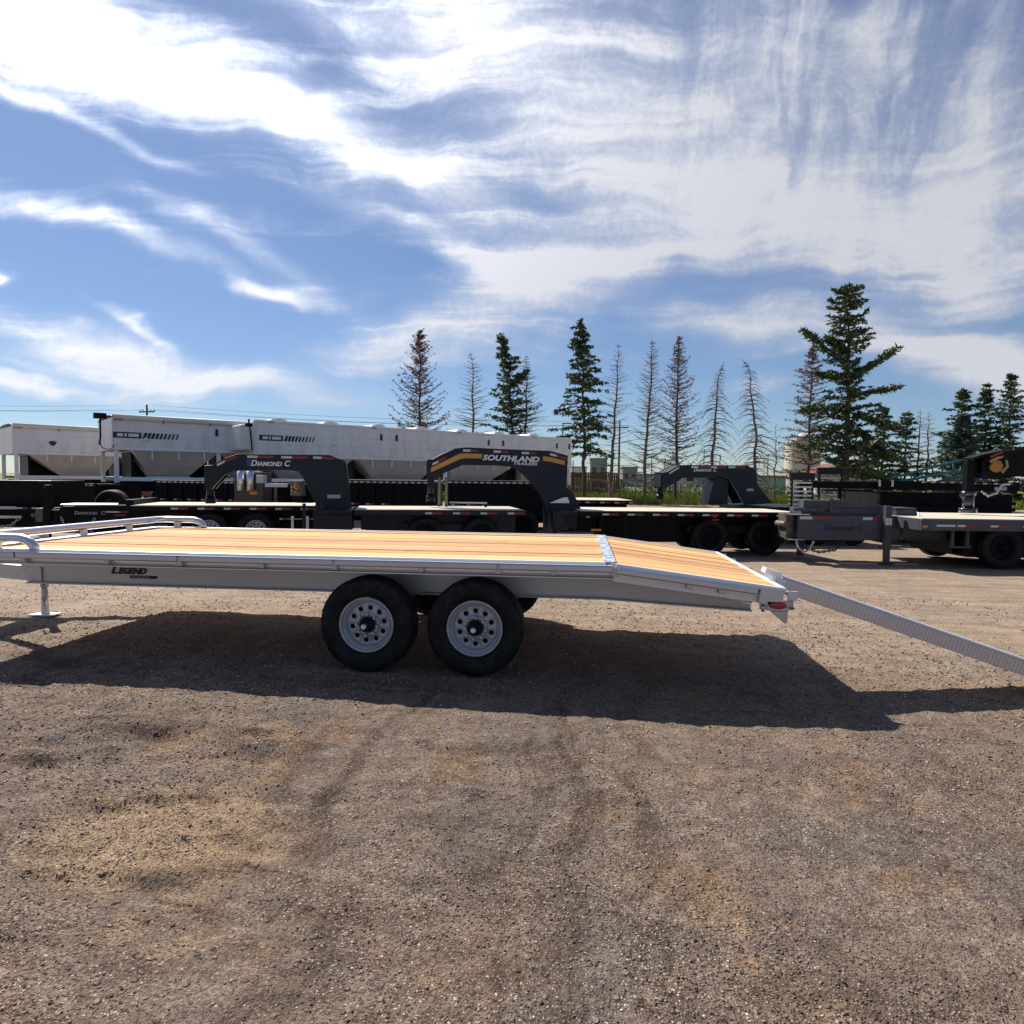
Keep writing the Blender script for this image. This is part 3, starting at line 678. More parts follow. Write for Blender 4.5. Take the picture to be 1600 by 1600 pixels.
b = MB().box(.0, .28, .52, .66, -.015, .0, Matrix.Translation((X2 - .06, 0, .575)) @ Matrix.Rotation(.20, 4, 'Y')); b.box(X2 - .06, X2 + .20, .52, .53, .50, .575); b.build('ramp_storage_tray', ALUD, hero, .002)

# ------------------------------------------------------------------ dark flatdeck trailers in the row behind
def tape_row(parent, x0, x1, z, y, pitch=.50, wl=.13, h=.035, red=.19, start_white=True):
    k = 0; x = x0; wt = rd = None
    while x + wl < x1:
        for m, ln, src in ((WHT, wl, 'w'), (REDT, red, 'r')):
            me = wt if src == 'w' else rd
            if me is None:
                o = MB().box(0, ln, -.004, 0, 0, h).build('reflective_tape', m, parent)
                if src == 'w': wt = o.data
                else: rd = o.data
            else: o = link('reflective_tape', me, parent)
            o.location = (x if src == 'w' else x + wl, y, z)
            if src == 'w' and red == 0: break
        x += pitch
def flatdeck(root, L, z=.9, W_=2.59, paint=BLACK, axles=(2.2, 3.1), tape=(.9, .5), thick=.11, deck=PALE, rimmat=RIMB, wy=.1, tz=None):
    box('deck', deck, root, .04, L - .04, .06, W_ - .06, z - .045, z, kind='part') if False else box('deck', deck, root, .04, L - .04, .06, W_ - .06, z - .045, z)
    for ya, yb in ((0, .055), (W_ - .055, W_)): box('side_rail', paint, root, 0, L, ya, yb, z - thick, z - .012, .006)
    box('end_rail', paint, root, 0, .036, .058, W_ - .058, z - thick, z - .012)
    box('end_rail', paint, root, L - .036, L, .058, W_ - .058, z - thick, z - .012)
    for ya in (.75, W_ - .87):
        b = MB(); b.box(.1, L - .1, ya, ya + .12, z - .14, z - .125); b.box(.1, L - .1, ya + .05, ya + .07, z - .42, z - .14); b.box(.1, L - .1, ya, ya + .12, z - .435, z - .42); b.build('main_beam', paint, root)
    b = MB(); x = .4
    while x < L - .2: b.box(x, x + .05, .06, W_ - .06, z - .12, z - .05); x += .41
    b.build('cross_members', paint, root)
    box('under_deck_dark_box', paint if paint != GREY else BLACK, root, .5 if paint != GREY else .9, L - .1, .62, W_ - .62, .24, z - .14)  # solid dark box added to stand in for the shade under the deck
    tape_row(root, tape[0], L, (tz or z - .085), -.001, tape[1])
    for x in axles:
        MB().tube([(x, .25, .39), (x, W_ - .25, .39)], .06, 10).build('axle', paint, root)
        for yy, s_ in ((wy, 1), (W_ - wy, -1)): wheel_assembly(root, x, yy, .385, s_, rimmat=rimmat)
    b = MB(); b.box(axles[0] - .45, axles[-1] + .45, .36, .42, .46, .60); b.build('mud_flap_bar', paint, root)
GRP = 'dark flatdeck trailers parked in the row behind'
def neck(root, outer, inner, paint, ycen=1.295, half=.40, post=None):
    """gooseneck: two profiled side plates, top plate, coupler post"""
    poly = outer + inner[::-1]
    for s_ in (-1, 1):
        yc = ycen + s_ * half; MB().prism(poly, yc - .035, yc + .035).build('gooseneck_plate', paint, root, .006)
    b = MB()
    for p, q in zip(outer[1:], outer[2:-2]):
        b.prism([(p[0], p[1] - .03), (q[0], q[1] - .03), (q[0], q[1] - .012), (p[0], p[1] - .012)], ycen - half + .036, ycen + half - .036)
    b.build('gooseneck_top', paint, root)
    x0 = outer[0][0]; zt = outer[0][1]; zb = post if post else inner[0][1]
    b = MB(); b.box(x0 - .02, x0 + .12, ycen - half + .04, ycen + half - .04, zt - .35, zt - .02); b.tube([(x0 + .06, ycen, zt - .3), (x0 + .06, ycen, zb + .12)], .075, 14)
    b.tube([(x0 + .06, ycen, zb + .14), (x0 + .06, ycen, zb + .02)], .095, 14); b.build('coupler_post', paint, root)
def neck_tape(root, pts, y, h=.045, gap=.16):
    """alternating tape following the top edge: list of (x,z,x,z,kind)"""
    for xa, za, xb, zb, m in pts:
        MB().prism([(xa, za), (xb, zb), (xb, zb - h), (xa, za - h)], y - .004, y).build('reflective_tape', m, root)
YN = 1.295 - .40 - .036
# T2
t2 = thing('gooseneck_trailer', 'dark navy gooseneck trailer with white lettering, left of the orange striped one', 'trailer', (-4.23, 7.56, 0), 16, GRP)
flatdeck(t2, 3.28, W_=1.8, axles=(1.35, 2.42), tape=(1.32, .53), paint=NAVY)
o2 = [(-2.831, 1.69), (-2.692, 1.70), (-2.459, 1.837), (-2.224, 1.921), (-.511, 1.932), (-.363, 1.871), (-.228, 1.823), (-.191, 1.773), (-.141, 1.317), (-.104, .935), (-.05, .475)]
i2 = [(-2.829, 1.24), (-2.70, 1.24), (-2.626, 1.33), (-2.461, 1.517), (-2.273, 1.606), (-1.24, 1.626), (-1.108, 1.596), (-1.035, 1.509), (-.939, 1.334), (-.842, 1.121), (-.781, .983), (-.733, .476)]
neck(t2, o2, i2, NAVY, ycen=1.06, half=.165, post=.94)
neck_tape(t2, [(-2.60, 1.725, -2.46, 1.80, WHT), (-2.46, 1.80, -2.24, 1.885, REDT), (-2.05, 1.895, -1.86, 1.895, WHT), (-1.86, 1.895, -1.56, 1.895, REDT), (-1.42, 1.895, -1.22, 1.895, WHT), (-1.22, 1.895, -.92, 1.895, REDT), (-.82, 1.897, -.66, 1.897, WHT), (-.66, 1.897, -.42, 1.88, REDT)], YN)
smallcaps([('D', .155, .115), ('IAMOND', .115, .50), ('C', .155, 0)], -1.99, YN - .004, 1.70, LETW, t2, .25, .004, .99)
box('emblem', LETB, t2, -2.06, -1.99, YN - .005, YN - .001, 1.69, 1.83)
box('serial_plate', LABEL, t2, -.55, -.30, YN - .006, YN - .001, 1.08, 1.15, .003)
for xa in (-.95, -.62): MB().box(xa, xa + .06, .15, .21, .12, 1.0).build('landing_leg', NAVY, t2, .004)
box('landing_leg_foot', RUST, t2, -1.02, -.84, .08, .28, .02, .05); box('landing_leg_foot', RUST, t2, -.69, -.51, .08, .28, .02, .05)
b = MB(); b.box(-.75, -.04, .10, 1.72, .80, .88); b.box(-.75, -.04, .10, .16, .47, .79); b.build('front_riser', NAVY, t2, .004)
# T3
t3 = thing('gooseneck_trailer', 'black gooseneck trailer with orange stripe and big white lettering on its neck', 'trailer', (-.03, 8.54, 0), 10, GRP)
flatdeck(t3, 4.5, W_=1.85, axles=(2.70, 3.84), tape=(.44, .50), wy=.25)
o3 = [(-3.001, 1.877), (-2.91, 1.880), (-2.717, 1.985), (-2.458, 2.106), (-2.223, 2.135), (-1.542, 2.112), (-1.015, 2.1), (-.485, 2.088), (-.124, 1.995), (-.133, 1.691), (-.141, 1.334), (-.006, 1.229), (.105, 1.031), (.161, .899)]
i3 = [(-2.999, 1.36), (-2.905, 1.37), (-2.895, 1.488), (-2.584, 1.648), (-2.273, 1.782), (-1.605, 1.778), (-1.275, 1.756), (-1.116, 1.679), (-.875, 1.458), (-.672, 1.157), (-.575, .932), (-.529, .495), (.10, .495)]
neck(t3, o3, i3, NAVY, ycen=1.06, half=.165, post=1.0)
b = MB(); b.prism([(-2.93, 1.709), (-2.93, 1.618), (-2.326, 1.899), (-2.2, 1.915), (-1.915, 1.911), (-1.885, 2.003), (-2.2, 2.012), (-2.353, 2.003)], YN - .004, YN); b.build('orange_stripe', OCH, t3)
b = MB(); b.prism([(-.643, 1.974), (-.642, 1.882), (-.482, 1.865), (-.188, 1.796), (-.19, 1.888), (-.483, 1.957)], YN - .004, YN); b.build('orange_stripe', OCH, t3)
text('lettering', 'SOUTHLAND', .148, (-1.885, YN - .005, 1.885), LETW, t3, .22, .006, sx=1.30, ry=1.5)
text('lettering', 'TRAILERS', .078, (-1.26, YN - .005, 1.795), LETW, t3, .22, .002, sx=1.52, ry=1.0)
neck_tape(t3, [(-2.90, 1.80, -2.78, 1.86, WHT), (-2.78, 1.86, -2.62, 1.95, REDT), (-2.28, 2.09, -2.13, 2.093, WHT), (-2.13, 2.093, -1.97, 2.09, REDT), (-1.66, 2.08, -1.51, 2.077, WHT), (-1.51, 2.077, -1.36, 2.074, REDT), (-1.08, 2.06, -.93, 2.057, WHT), (-.93, 2.057, -.78, 2.055, REDT), (-.50, 2.045, -.36, 2.01, WHT), (-.36, 2.01, -.15, 1.955, REDT)], YN)
b = MB(); b.prism([(-.50, 1.02), (-.10, 1.02), (-.10, 1.05), (-.14, 1.14), (-.24, 1.13), (-.44, 1.05)], YN - .12, YN - .04); b.build('step_plate', ALU, t3)
b = MB(); b.box(-.52, .0, .12, 1.75, .80, .88); b.box(-.52, -.48, .10, 1.75, .35, .8); b.prism([(-.47, .50), (-.47, .80), (-.35, .80), (-.18, .50)], .12, .16); b.build('front_riser', NAVY, t3, .004)
for xa in (-.5, .9): MB().box(xa, xa + .07, .15, .22, .10, .85).build('landing_leg', BLACK, t3, .004)
box('marker_lamp', AMB, t3, .12, .19, -.012, -.001, .765, .79); box('marker_lamp', AMB, t3, .24, .44, .10, .12, .50, .54)
b = MB(); b.box(2.65, 2.72, -.006, -.001, .79, .84); b.box(2.63, 2.76, -.006, -.001, .73, .755); b.build('marker_lamp', REDL, t3)
text('lettering', 'EQUIPMENT', .055, (1.45, .742, .60), LABEL, t3, .2, .0, sx=1.3)
# T1 pintle
t1 = thing('flatdeck_trailer', 'black flatdeck trailer with pintle tongue and upright jack, far left of the row', 'trailer', (-8.9, 7.9, 0), 16, GRP)
flatdeck(t1, 3.55, W_=1.8, axles=(1.45, 2.35), tape=(.75, .50), rimmat=RIM)
for s_ in (-1, 1):
    b = MB(); yc = 1.295 + s_ * .33
    b.prism([(-1.98, .80), (.0, .84), (.0, .46), (-1.98, .43)], yc - .05, yc + .05); b.build('tongue_beam', BLACK, t1, .006)
b = MB(); b.box(-2.15, -1.95, 1.0, 1.6, .5, .78); b.tube([(-2.15, 1.295, .62), (-2.35, 1.295, .62)], .05, 10); b.build('coupler', RUST, t1, .004)
b = MB(); b.box(-1.66, -.30, .95, 1.64, .845, .875); b.build('tongue_cover', STEEL, t1, .003)
b = MB(); b.box(-1.93, -1.80, .86, .99, .55, 1.22); b.tube([(-1.865, .92, 1.22), (-1.865, .92, 1.27)], .075, 14); b.tube([(-1.865, .92, .55), (-1.865, .92, .1)], .045, 12); b.box(-2.0, -1.73, .80, 1.05, .02, .05); b.build('jack', BLACK, t1, .006)
YT = 1.295 - .33 - .052
smallcaps([('D', .10, .078), ('IAMOND', .078, .43), ('C', .10, 0)], -1.38, YT - .002, .66, LABEL, t1, .0, .0, 1.15)
chain([(-1.62, YT - .03, .62), (-1.55, YT - .04, .42), (-1.35, YT - .04, .35), (-1.1, YT - .04, .40), (-.98, YT - .03, .58)], .007, STEEL, t1, 18)
neck_tape(t1, [(-1.83, .775, -1.66, .777, WHT), (-.78, .73, -.52, .73, WHT), (-.62, .66, -.4, .66, REDT), (-.52, .73, -.34, .73, REDT)], YT, .03)
b = MB(); b.box(-.15, 0, .2, 1.7, .80, 1.0); b.prism([(-.32, .90), (-.12, .90), (-.24, 1.08)], .25, .31); b.build('front_riser', BLACK, t1, .004)
# rear hinge hardware of T1
b = MB(); b.tube([(3.6, .1, .62), (2.9, .1, .62)], .015, 8); b.tube([(2.9, .1, .62), (2.82, .1, .62)], .03, 8)
for xx in (3.05, 3.35): b.box(xx, xx + .05, .08, .14, .25, .68)
b.build('stabiliser', STEEL, t1)
# T0 tongue at the frame's left edge
t0 = thing('flatdeck_trailer', 'black trailer front with lit chain loop, cut by the left edge', 'trailer', (-12.6, 8.2, 0), 12, GRP)
b = MB(); b.box(0, 1.35, .2, 2.3, .70, .80); b.box(.1, 1.25, .3, .4, .35, .70); b.box(.1, 1.25, 2.0, 2.1, .35, .70); b.build('frame', BLACK, t0, .005)
box('tank', BLACK, t0, .1, 1.3, .5, 2.0, .80, 1.35, .02)
tape_row(t0, .15, 1.2, .75, .199, .3, .12, .03, .1)
b = MB(); b.box(.25, .75, .19, .198, .74, .80); b.build('number_plate', LABEL, t0)
MB().tube([(.0, .1, .58), (.9, .1, .58)], .03, 10).build('guard_tube', PALE, t0)
chain([(.02, .1, .55), (.15, .08, .42), (.4, .08, .36), (.7, .08, .40), (.85, .1, .55)], .008, STEEL, t0, 16)
for yy in (.3, 2.1): MB().tube([(1.28, yy, .0), (1.28, yy, .72)], .04, 10).build('support_leg', BLACK, t0)
# T4 grey
t4 = thing('flatdeck_trailer', 'slate grey pintle trailer with dark lettering and chains, nearest on the right', 'trailer', (5.89, 7.68, 0), 4, GRP)
flatdeck(t4, 7.0, paint=GREY, axles=(1.55, 2.55, 3.55), tape=(.62, .56), thick=.21, wy=.2, tz=.76)
box('under_deck_shade', BLACK, t4, 1.0, 6.8, .34, 2.2, .20, .66)  # black block added to deepen the shadow beneath this deck
box('marker_lamp', AMB, t4, .02, .10, -.012, -.001, .745, .775); neck_tape(t4, [(.26, .795, .58, .795, WHT)], -.001, .035)
YC = 1.25
for s_ in (-1, 1):
    yc = YC + s_ * .36; b = MB(); b.prism([(-1.80, .895), (.0, .895), (.55, .87), (.60, .70), (.25, .56), (.0, .44), (-1.80, .42)], yc - .05, yc + .05); b.build('tongue_beam', GREY, t4, .008)
YG = YC - .36 - .052
b = MB(); b.box(-1.72, -.08, YC - .30, YC + .30, .90, 1.02); b.prism([(-1.20, 1.02), (-.10, 1.02), (-.10, 1.07), (-.9, 1.15), (-1.15, 1.17)], YC - .28, YC + .28); b.box(-1.70, -1.22, YC - .36, YC - .1, 1.0, 1.17); b.build('tool_box', GREY, t4, .008)
b = MB(); b.box(-1.22, -1.16, YC - .38, YC - .30, .95, 1.21); b.box(-1.9, -1.35, YC - .43, YC - .38, .965, 1.03); b.build('latch', GREY, t4)
b = MB(); b.box(-1.96, -1.82, YC - .22, YC + .22, .44, .90); b.tube([(-1.98, YC - .26, .70), (-1.98, YC + .2, .70)], .06, 12); b.tube([(-2.10, YC - .2, .70), (-1.96, YC - .2, .70)], .03, 8); b.build('coupler', RUST, t4, .005)
for xx in (-1.99,): box('coupler_plate', STEEL, t4, xx, xx + .32, YC - .41, YC - .2, .425, .44); box('coupler_plate', STEEL, t4, xx, xx + .4, YC - .41, YC - .2, .895, .91)
b = MB(); b.box(-.28, -.165, .67, .78, .30, 1.09); b.box(-.27, -.175, .68, .77, .03, .30); b.box(-.33, -.11, .62, .83, .0, .02); b.box(-.36, -.28, .69, .76, .30, .36); b.build('jack_leg', GREY, t4, .006)
box('tape_patch', WHT, t4, -.275, -.17, .662, .668, .735, .865)
b = MB(); b.box(-1.44, -1.34, YC + .5, YC + .62, .03, .9); b.build('jack_leg', GREY, t4, .006)
b = MB(); b.prism([(.05, 1.0), (.40, 1.02), (.45, .95), (.30, .70), (.05, .66)], YC - .30, YC - .10); b.box(.05, .42, YC - .3, YC + .3, 1.02, 1.045); b.build('winch_guard', GREY, t4, .004)
MB().tube([(.0, YC - .42, .74), (.2, YC - .42, .80), (.35, YC - .42, .84), (.42, YC - .40, .93), (.4, YC - .3, 1.0)], .014, 8).build('wiring_loom', STEEL, t4)
smallcaps([('D', .155, .11), ('IAMOND', .115, .49), ('C', .155, 0)], -1.33, YG - .002, .615, LETK, t4, .28, .003, .98)
box('emblem', LETB, t4, -1.42, -1.345, YG - .003, YG, .615, .73)
neck_tape(t4, [(-1.78, .865, -1.55, .865, WHT), (-1.55, .865, -1.18, .865, REDT), (-.62, .865, -.44, .865, WHT), (-.44, .865, -.08, .865, REDT)], YG, .05)
chain([(-1.85, YG - .02, .42), (-1.80, YG - .02, .28), (-1.70, YG - .02, .20), (-1.60, YG - .02, .24), (-1.52, YG - .02, .40)], .011, STEEL, t4, 16)
chain([(-1.56, YG + .5, .42), (-1.45, YG + .5, .22), (-1.2, YG + .5, .15), (-.9, YG + .5, .20), (-.68, YG + .5, .42)], .011, RUST, t4, 22)
b = MB(); b.box(.62, .66, .15, .2, .40, .70); b.box(.88, .92, .15, .2, .40, .70); b.box(.6, .95, .13, .2, .38, .41); b.build('side_step', GREY, t4)
OLV_ = mat('tan_webbing', (.30, .22, .12), .8)
# T5 gooseneck over T4's deck
t5 = thing('gooseneck_trailer', 'black gooseneck with orange disc and shiny coupler post, cut by the right edge', 'trailer', (11.5, 8.6, 0), 4, GRP)
flatdeck(t5, 6.0, axles=(3.0, 3.9), tape=(.5, .5))
YB = 1.295
o5 = [(-3.64, 1.96), (-3.60, 2.02), (-3.25, 2.14), (-2.9, 2.20), (-.5, 2.20), (-.15, 2.0), (-.05, .9)]
i5 = [(-3.64, 1.66), (-3.5, 1.62), (-3.3, 1.60), (-3.0, 1.66), (-1.4, 1.75), (-.9, 1.4), (-.6, .9), (-.6, .6)]
for s_ in (-1, 1): MB().prism(o5 + i5[::-1], YB + s_ * .16 - .03, YB + s_ * .16 + .03).build('gooseneck_plate', BLACK, t5, .006)
b = MB(); b.prism([(-3.80, 1.99), (-3.62, 2.03), (-3.2, 2.16), (-3.2, 2.19), (-3.66, 2.08), (-3.80, 2.03)], YB - .18, YB + .18); b.build('gooseneck_top', BLACK, t5, .004)
b = MB(); b.box(-3.86, -3.70, YB - .08, YB + .08, 1.25, 1.985); b.box(-3.70, -3.60, YB - .08, YB + .08, 1.7, 1.95); b.build('coupler_box', BLACK, t5, .006)
b = MB(); b.tube([(-3.77, YB, 1.30), (-3.77, YB, 1.0)], .105, 20); b.tube([(-3.77, YB, 1.36), (-3.77, YB, 1.28)], .13, 20); b.tube([(-3.77, YB, 1.03), (-3.77, YB, .935)], .16, 20); b.tube([(-3.90, YB - .1, 1.28), (-4.0, YB - .1, 1.26)], .03, 8); b.build('coupler_post', mat('glossy_black', (.01, .01, .012), .12, coat=1), t5)
b = MB(); b.prism([(-3.52, 1.86), (-3.46, 1.96), (-3.34, 1.97), (-3.28, 1.88), (-3.30, 1.77), (-3.40, 1.74), (-3.50, 1.78)], YB - .26, YB - .192); b.build('orange_winch', mat('dull_ochre_paint', (.36, .15, .02), .5), t5, .01)
b = MB(); b.prism([(-3.56, 1.96), (-3.40, 2.04), (-3.30, 2.06), (-3.31, 2.03), (-3.40, 1.99), (-3.54, 1.92)], YB - .28, YB - .27); b.prism([(-3.33, 1.76), (-3.24, 1.86), (-3.26, 1.98), (-3.22, 1.98), (-3.19, 1.85), (-3.30, 1.72)], YB - .28, YB - .27); b.build('webbing_strap', OLV_, t5)
neck_tape(t5, [(-3.50, 2.06, -3.25, 2.17, REDT)], YB - .191, .05)
chain([(-3.7, YB - .3, 1.36), (-3.6, YB - .35, 1.28), (-3.45, YB - .35, 1.34), (-3.35, YB - .35, 1.5), (-3.2, YB - .35, 1.52)], .012, STEEL, t5, 16)
# T3b further back
tf = thing('gooseneck_trailer', 'smaller looking dark gooseneck trailer with two upright ramps in the second row', 'trailer', (1.5, 13, 0), 8, GRP)
flatdeck(tf, 4.15, axles=(2.2, 3.1), tape=(.2, .42), z=.92)
of = [(.456, 1.694), (.571, 1.712), (.864, 1.887), (2.556, 1.899), (2.792, 1.771), (2.819, 1.427), (3.216, .97)]
if_ = [(.460, 1.30), (.56, 1.30), (.563, 1.32), (.954, 1.569), (1.948, 1.597), (2.116, 1.534), (2.341, 1.208), (2.5, .93)]
neck2 = thing('gooseneck_trailer', 'dark gooseneck neck with small white lettering standing in front of the bare trees', 'trailer', (1.5, 12.2, 0), 8, GRP)
neck(neck2, of, if_, NAVY, ycen=.45, post=1.01)
flatdeckx = bpy.data.objects.new('x', None) if False else None
b = MB(); b.box(2.45, 5.2, -.8, 1.7, .80, .91); b.build('deck', BLACK, neck2, .005)
for xx in (4.0, 4.9): wheel_assembly(neck2, xx, -.7, .385, 1, rimmat=RIMB); wheel_assembly(neck2, xx, 1.6, .385, -1, rimmat=RIMB)
for xx in (3.2,): MB().box(xx, xx + .06, .1, .16, .03, .82).build('landing_leg', BLACK, neck2)
tf.location = (-2.6, 14.6, 0)
YF = .45 - .40 - .036
b = MB(); b.prism([(1.62, .93), (1.78, 1.58), (2.12, 1.58), (2.12, .93)], .1, .8); b.build('pump_box', NAVY, neck2, .005)
smallcaps([('D', .12, .085), ('IAMOND', .09, .40), ('C', .12, 0)], 1.21, YF - .004, 1.735, LETW, neck2, .25, .002, .98)
neck_tape(neck2, [(.62, 1.70, .86, 1.85, WHT), (1.16, 1.865, 1.33, 1.865, WHT), (1.33, 1.865, 1.62, 1.867, REDT), (1.64, 1.867, 1.78, 1.868, WHT), (1.78, 1.868, 2.02, 1.87, REDT), (2.08, 1.87, 2.25, 1.872, WHT), (2.25, 1.872, 2.5, 1.874, REDT)], YF)
box('serial_plate', LABEL, neck2, 2.55, 2.72, YF - .006, YF - .001, 1.27, 1.33)
# standing ramps
def stand_ramp(x, y, wd, h, z0, label):
    t = thing('standing_ramp', label, 'ramp', (x, y, z0), 6, 'ladder ramps standing upright')
    for xx in (0, wd - .05): box('side_bar', NAVY, t, xx, xx + .05, 0, .08, 0, h, .004)
    box('top_plate', NAVY, t, -.02, wd + .02, -.02, .10, h - .17, h, .006)
    k = 0; r0 = None; z = .06
    while z < h - .22:
        if r0 is None: r0 = box('rung', STEEL, t, .05, wd - .05, -.02, .06, 0, .045, .004); o = r0
        else: o = r0.copy(); COL.objects.link(o)
        o.location = (0, 0, z); z += .105
    for q in range(6): box('hinge_tab', STEEL, t, -.05, 0, -.01, .05, .07 + q * .105, .11 + q * .105)
    box('foot_plate', NAVY, t, -.01, wd + .01, -.04, .12, -.90, .02)
stand_ramp(5.08, 12.6, .56, .85, .88, 'left upright ladder ramp with navy top plate and pale rungs')
stand_ramp(5.98, 13.4, .62, .98, .90, 'right upright ladder ramp, taller, behind the dark beam')
# stacked decks at right
stk = thing('stacked_deck_trailers', 'stack of black trailer decks with red and white tape at the right', 'trailer', (7.25, 12.8, 0), 0)
b = MB(); b.box(0, 3.2, 0, 2.5, 1.34, 1.56); b.build('upper_deck', BLACK, stk, .006)
b = MB(); b.box(0.05, 3.1, .1, 2.4, .30, 1.26); b.build('lower_deck_stack', BLACK, stk, .006)
b = MB(); b.box(-1.85, .0, .2, .45, 1.36, 1.53); b.box(-1.85, -1.75, .2, .45, .05, 1.36); b.box(-.9, -.85, .2, .3, 1.1, 1.36); b.box(-1.2, -.1, .15, .5, 1.29, 1.33); b.build('drawbar', BLACK, stk, .005)
for zz in (.55, .85, 1.0): box('deck_edge', BLACK, stk, .0, 3.15, .05, .10, zz, zz + .08)
tape_row(stk, .95, 2.1, 1.52, -.001, .22, .10, .035, .12); tape_row(stk, 2.1, 3.1, 1.50, -.001, .25, .10, .035, .1)
box('number_plate', LABEL, stk, 2.62, 2.9, -.012, -.001, 1.36, 1.44)
for xx in (.4, 2.6):
    for yy in (.3, 2.2): box('cribbing_post', RUST, stk, xx, xx + .15, yy - .075, yy + .075, 0, .30)
for xx in (-.05, .25): box('gate_latch', STEEL, stk, xx, xx + .05, -.02, 0, 1.42, 1.58)
# dump trailers behind
def dump(x, y, L, z1, yaw, label):
    t = thing('dump_trailer', label, 'trailer', (x, y, 0), yaw, 'black dump trailers behind the row')
    b = MB(); b.box(0, L, 0, .05, .62, z1); b.box(0, L, 1.95, 2.0, .62, z1); b.box(0, .05, .05, 1.95, .62, z1); b.box(L - .05, L, .05, 1.95, .62, z1); b.box(.05, L - .05, .05, 1.95, .60, .66); b.build('bin', BLACK, t, .005)
    x_ = .25
    r0 = None
    while x_ < L - .2:
        if r0 is None: r0 = box('rib', BLACK, t, 0, .07, -.05, 0, .64, z1 - .05, .004); o = r0
        else: o = r0.copy(); COL.objects.link(o)
        o.location = (x_, 0, 0); x_ += .42
    box('top_rim', BLACK, t, -.03, L + .03, -.07, .07, z1 - .04, z1 + .03, .005)
    tape_row(t, .08, L, z1 - .035, -.071, .155, .085, .035, .07); tape_row(t, .15, L * .5, .84, -.051, .38, .08, .03, .14)
    box('frame', BLACK, t, -.1, L + .1, .4, .5, .42, .60); box('frame', BLACK, t, -.1, L + .1, 1.5, 1.6, .42, .60)
    for xx in (L * .42, L * .42 + .85):
        for yy, s_ in ((-.2, 1), (2.2, -1)): wheel_assembly(t, xx, yy, .385, s_, rimmat=RIMB)
dump(-5.75, 11.45, 2.1, 1.40, 3, 'black dump trailer bin with red and white rim tape between the two goosenecks')
dump(-3.3, 11.6, 2.5, 1.42, 3, 'black dump trailer bin seen through the orange striped gooseneck')
dump(-11.3, 12.5, 4.9, 1.33, 0, 'long black dump trailer bin beneath the white grain trailers on the left')
dump(-15.4, 12.3, 2.5, 1.22, 0, 'short black dump trailer bin at the far left behind the pintle tongue')
# small gear seen through the left neck
t = thing('service_cabinet', 'grey service cabinet with two pale upright tanks under the left gooseneck', 'cabinet', (-8.35, 11, 0))
box('cabinet_body', mat('taupe_paint', (.07, .062, .058), .5), t, 0, .72, 0, .5, .35, 1.60, .01)
for xx in (.22, .46): MB().tube([(xx, -.10, 1.15), (xx, -.10, 1.62)], .085, 16).build('tank', ALU, t)
box('battery_box', LABEL, t, .60, .78, -.1, .1, 1.33, 1.52, .01); box('data_plate', AMB, t, .40, .58, -.012, -.001, 1.05, 1.13)
for xx in (.05, .6): box('leg', RUST, t, xx, xx + .06, .1, .4, 0, .35)
box('beam_guard', WHT, t, .8, 1.35, -.05, .0, 1.24, 1.33, .004); box('beam_guard_post', RUST, t, 1.0, 1.06, 0, .05, 0, 1.24)
t = thing('hose_reel', 'brass coloured pump fittings under the left gooseneck', 'pump', (-6.62, 10.5, 0))
b = MB()
for k in range(14):
    a = rnd.uniform(0, 6.28); r_ = rnd.uniform(.02, .11); c = (r_ * math.cos(a), rnd.uniform(-.05, .05), 1.24 + r_ * math.sin(a)); b.lathe([(.001, -.02), (.03, -.02), (.03, .02), (.001, .02)], 10, c)
b.build('fittings', mat('tarnished_brass', (.42, .30, .15), .35, .9), t)
box('pump_block', RUST, t, -.14, .14, .06, .3, 1.05, 1.40, .01); box('stand', BLACK, t, -.1, .1, .08, .28, 0, 1.05)
t = thing('perforated_stand', 'olive perforated ramp stand beside the orange striped gooseneck post', 'stand', (-3.05, 9.5, 0))
OLV = mat('olive_steel', (.16, .15, .09), .6)
for xx in (0, .15):
    box('upright', OLV, t, xx, xx + .06, 0, .05, .03, 1.52, .003)
    b = MB()
    for k in range(9): b.lathe([(.001, -.002), (.014, -.002), (.014, .003)], 8, (xx + .03, 0, .98 + k * .06))
    b.build('bolt_row', PALE, t)
box('foot', OLV, t, -.05, .3, -.05, .25, 0, .03)
box('shelf', LABEL, t, .25, 1.05, .0, .05, .97, 1.0); box('shelf_post', BLACK, t, 1.0, 1.05, .0, .05, 0, .97)
# lone big tyre, fire-red panel
t = MB().lathe([(.18, -.12), (.22, -.16), (.33, -.16), (.385, -.12), (.39, .12), (.33, .16), (.22, .16), (.18, .12)], 40, close=True).build('implement_tyre', RUB)
tag(t, 'big black implement tyre standing behind the pintle trailer', 'tyre'); t.location = (-11.2, 10.6, .74)
st_ = MB().box(-.35, .35, -.2, .2, 0, .37).build('timber_block', BLACK); tag(st_, 'black block under the implement tyre', 'block'); st_.location = (-11.2, 10.6, 0)
t = thing('red_container', 'dark red steel box on legs beneath the white grain trailer', 'box', (-20.0, 25, 0))
box('panel', mat('dark_red_paint', (.16, .012, .014), .5), t, 0, .95, 0, .6, .52, .92, .01)
for xx in (.02, .86): box('leg', BLACK, t, xx, xx + .06, .1, .5, 0, .52)

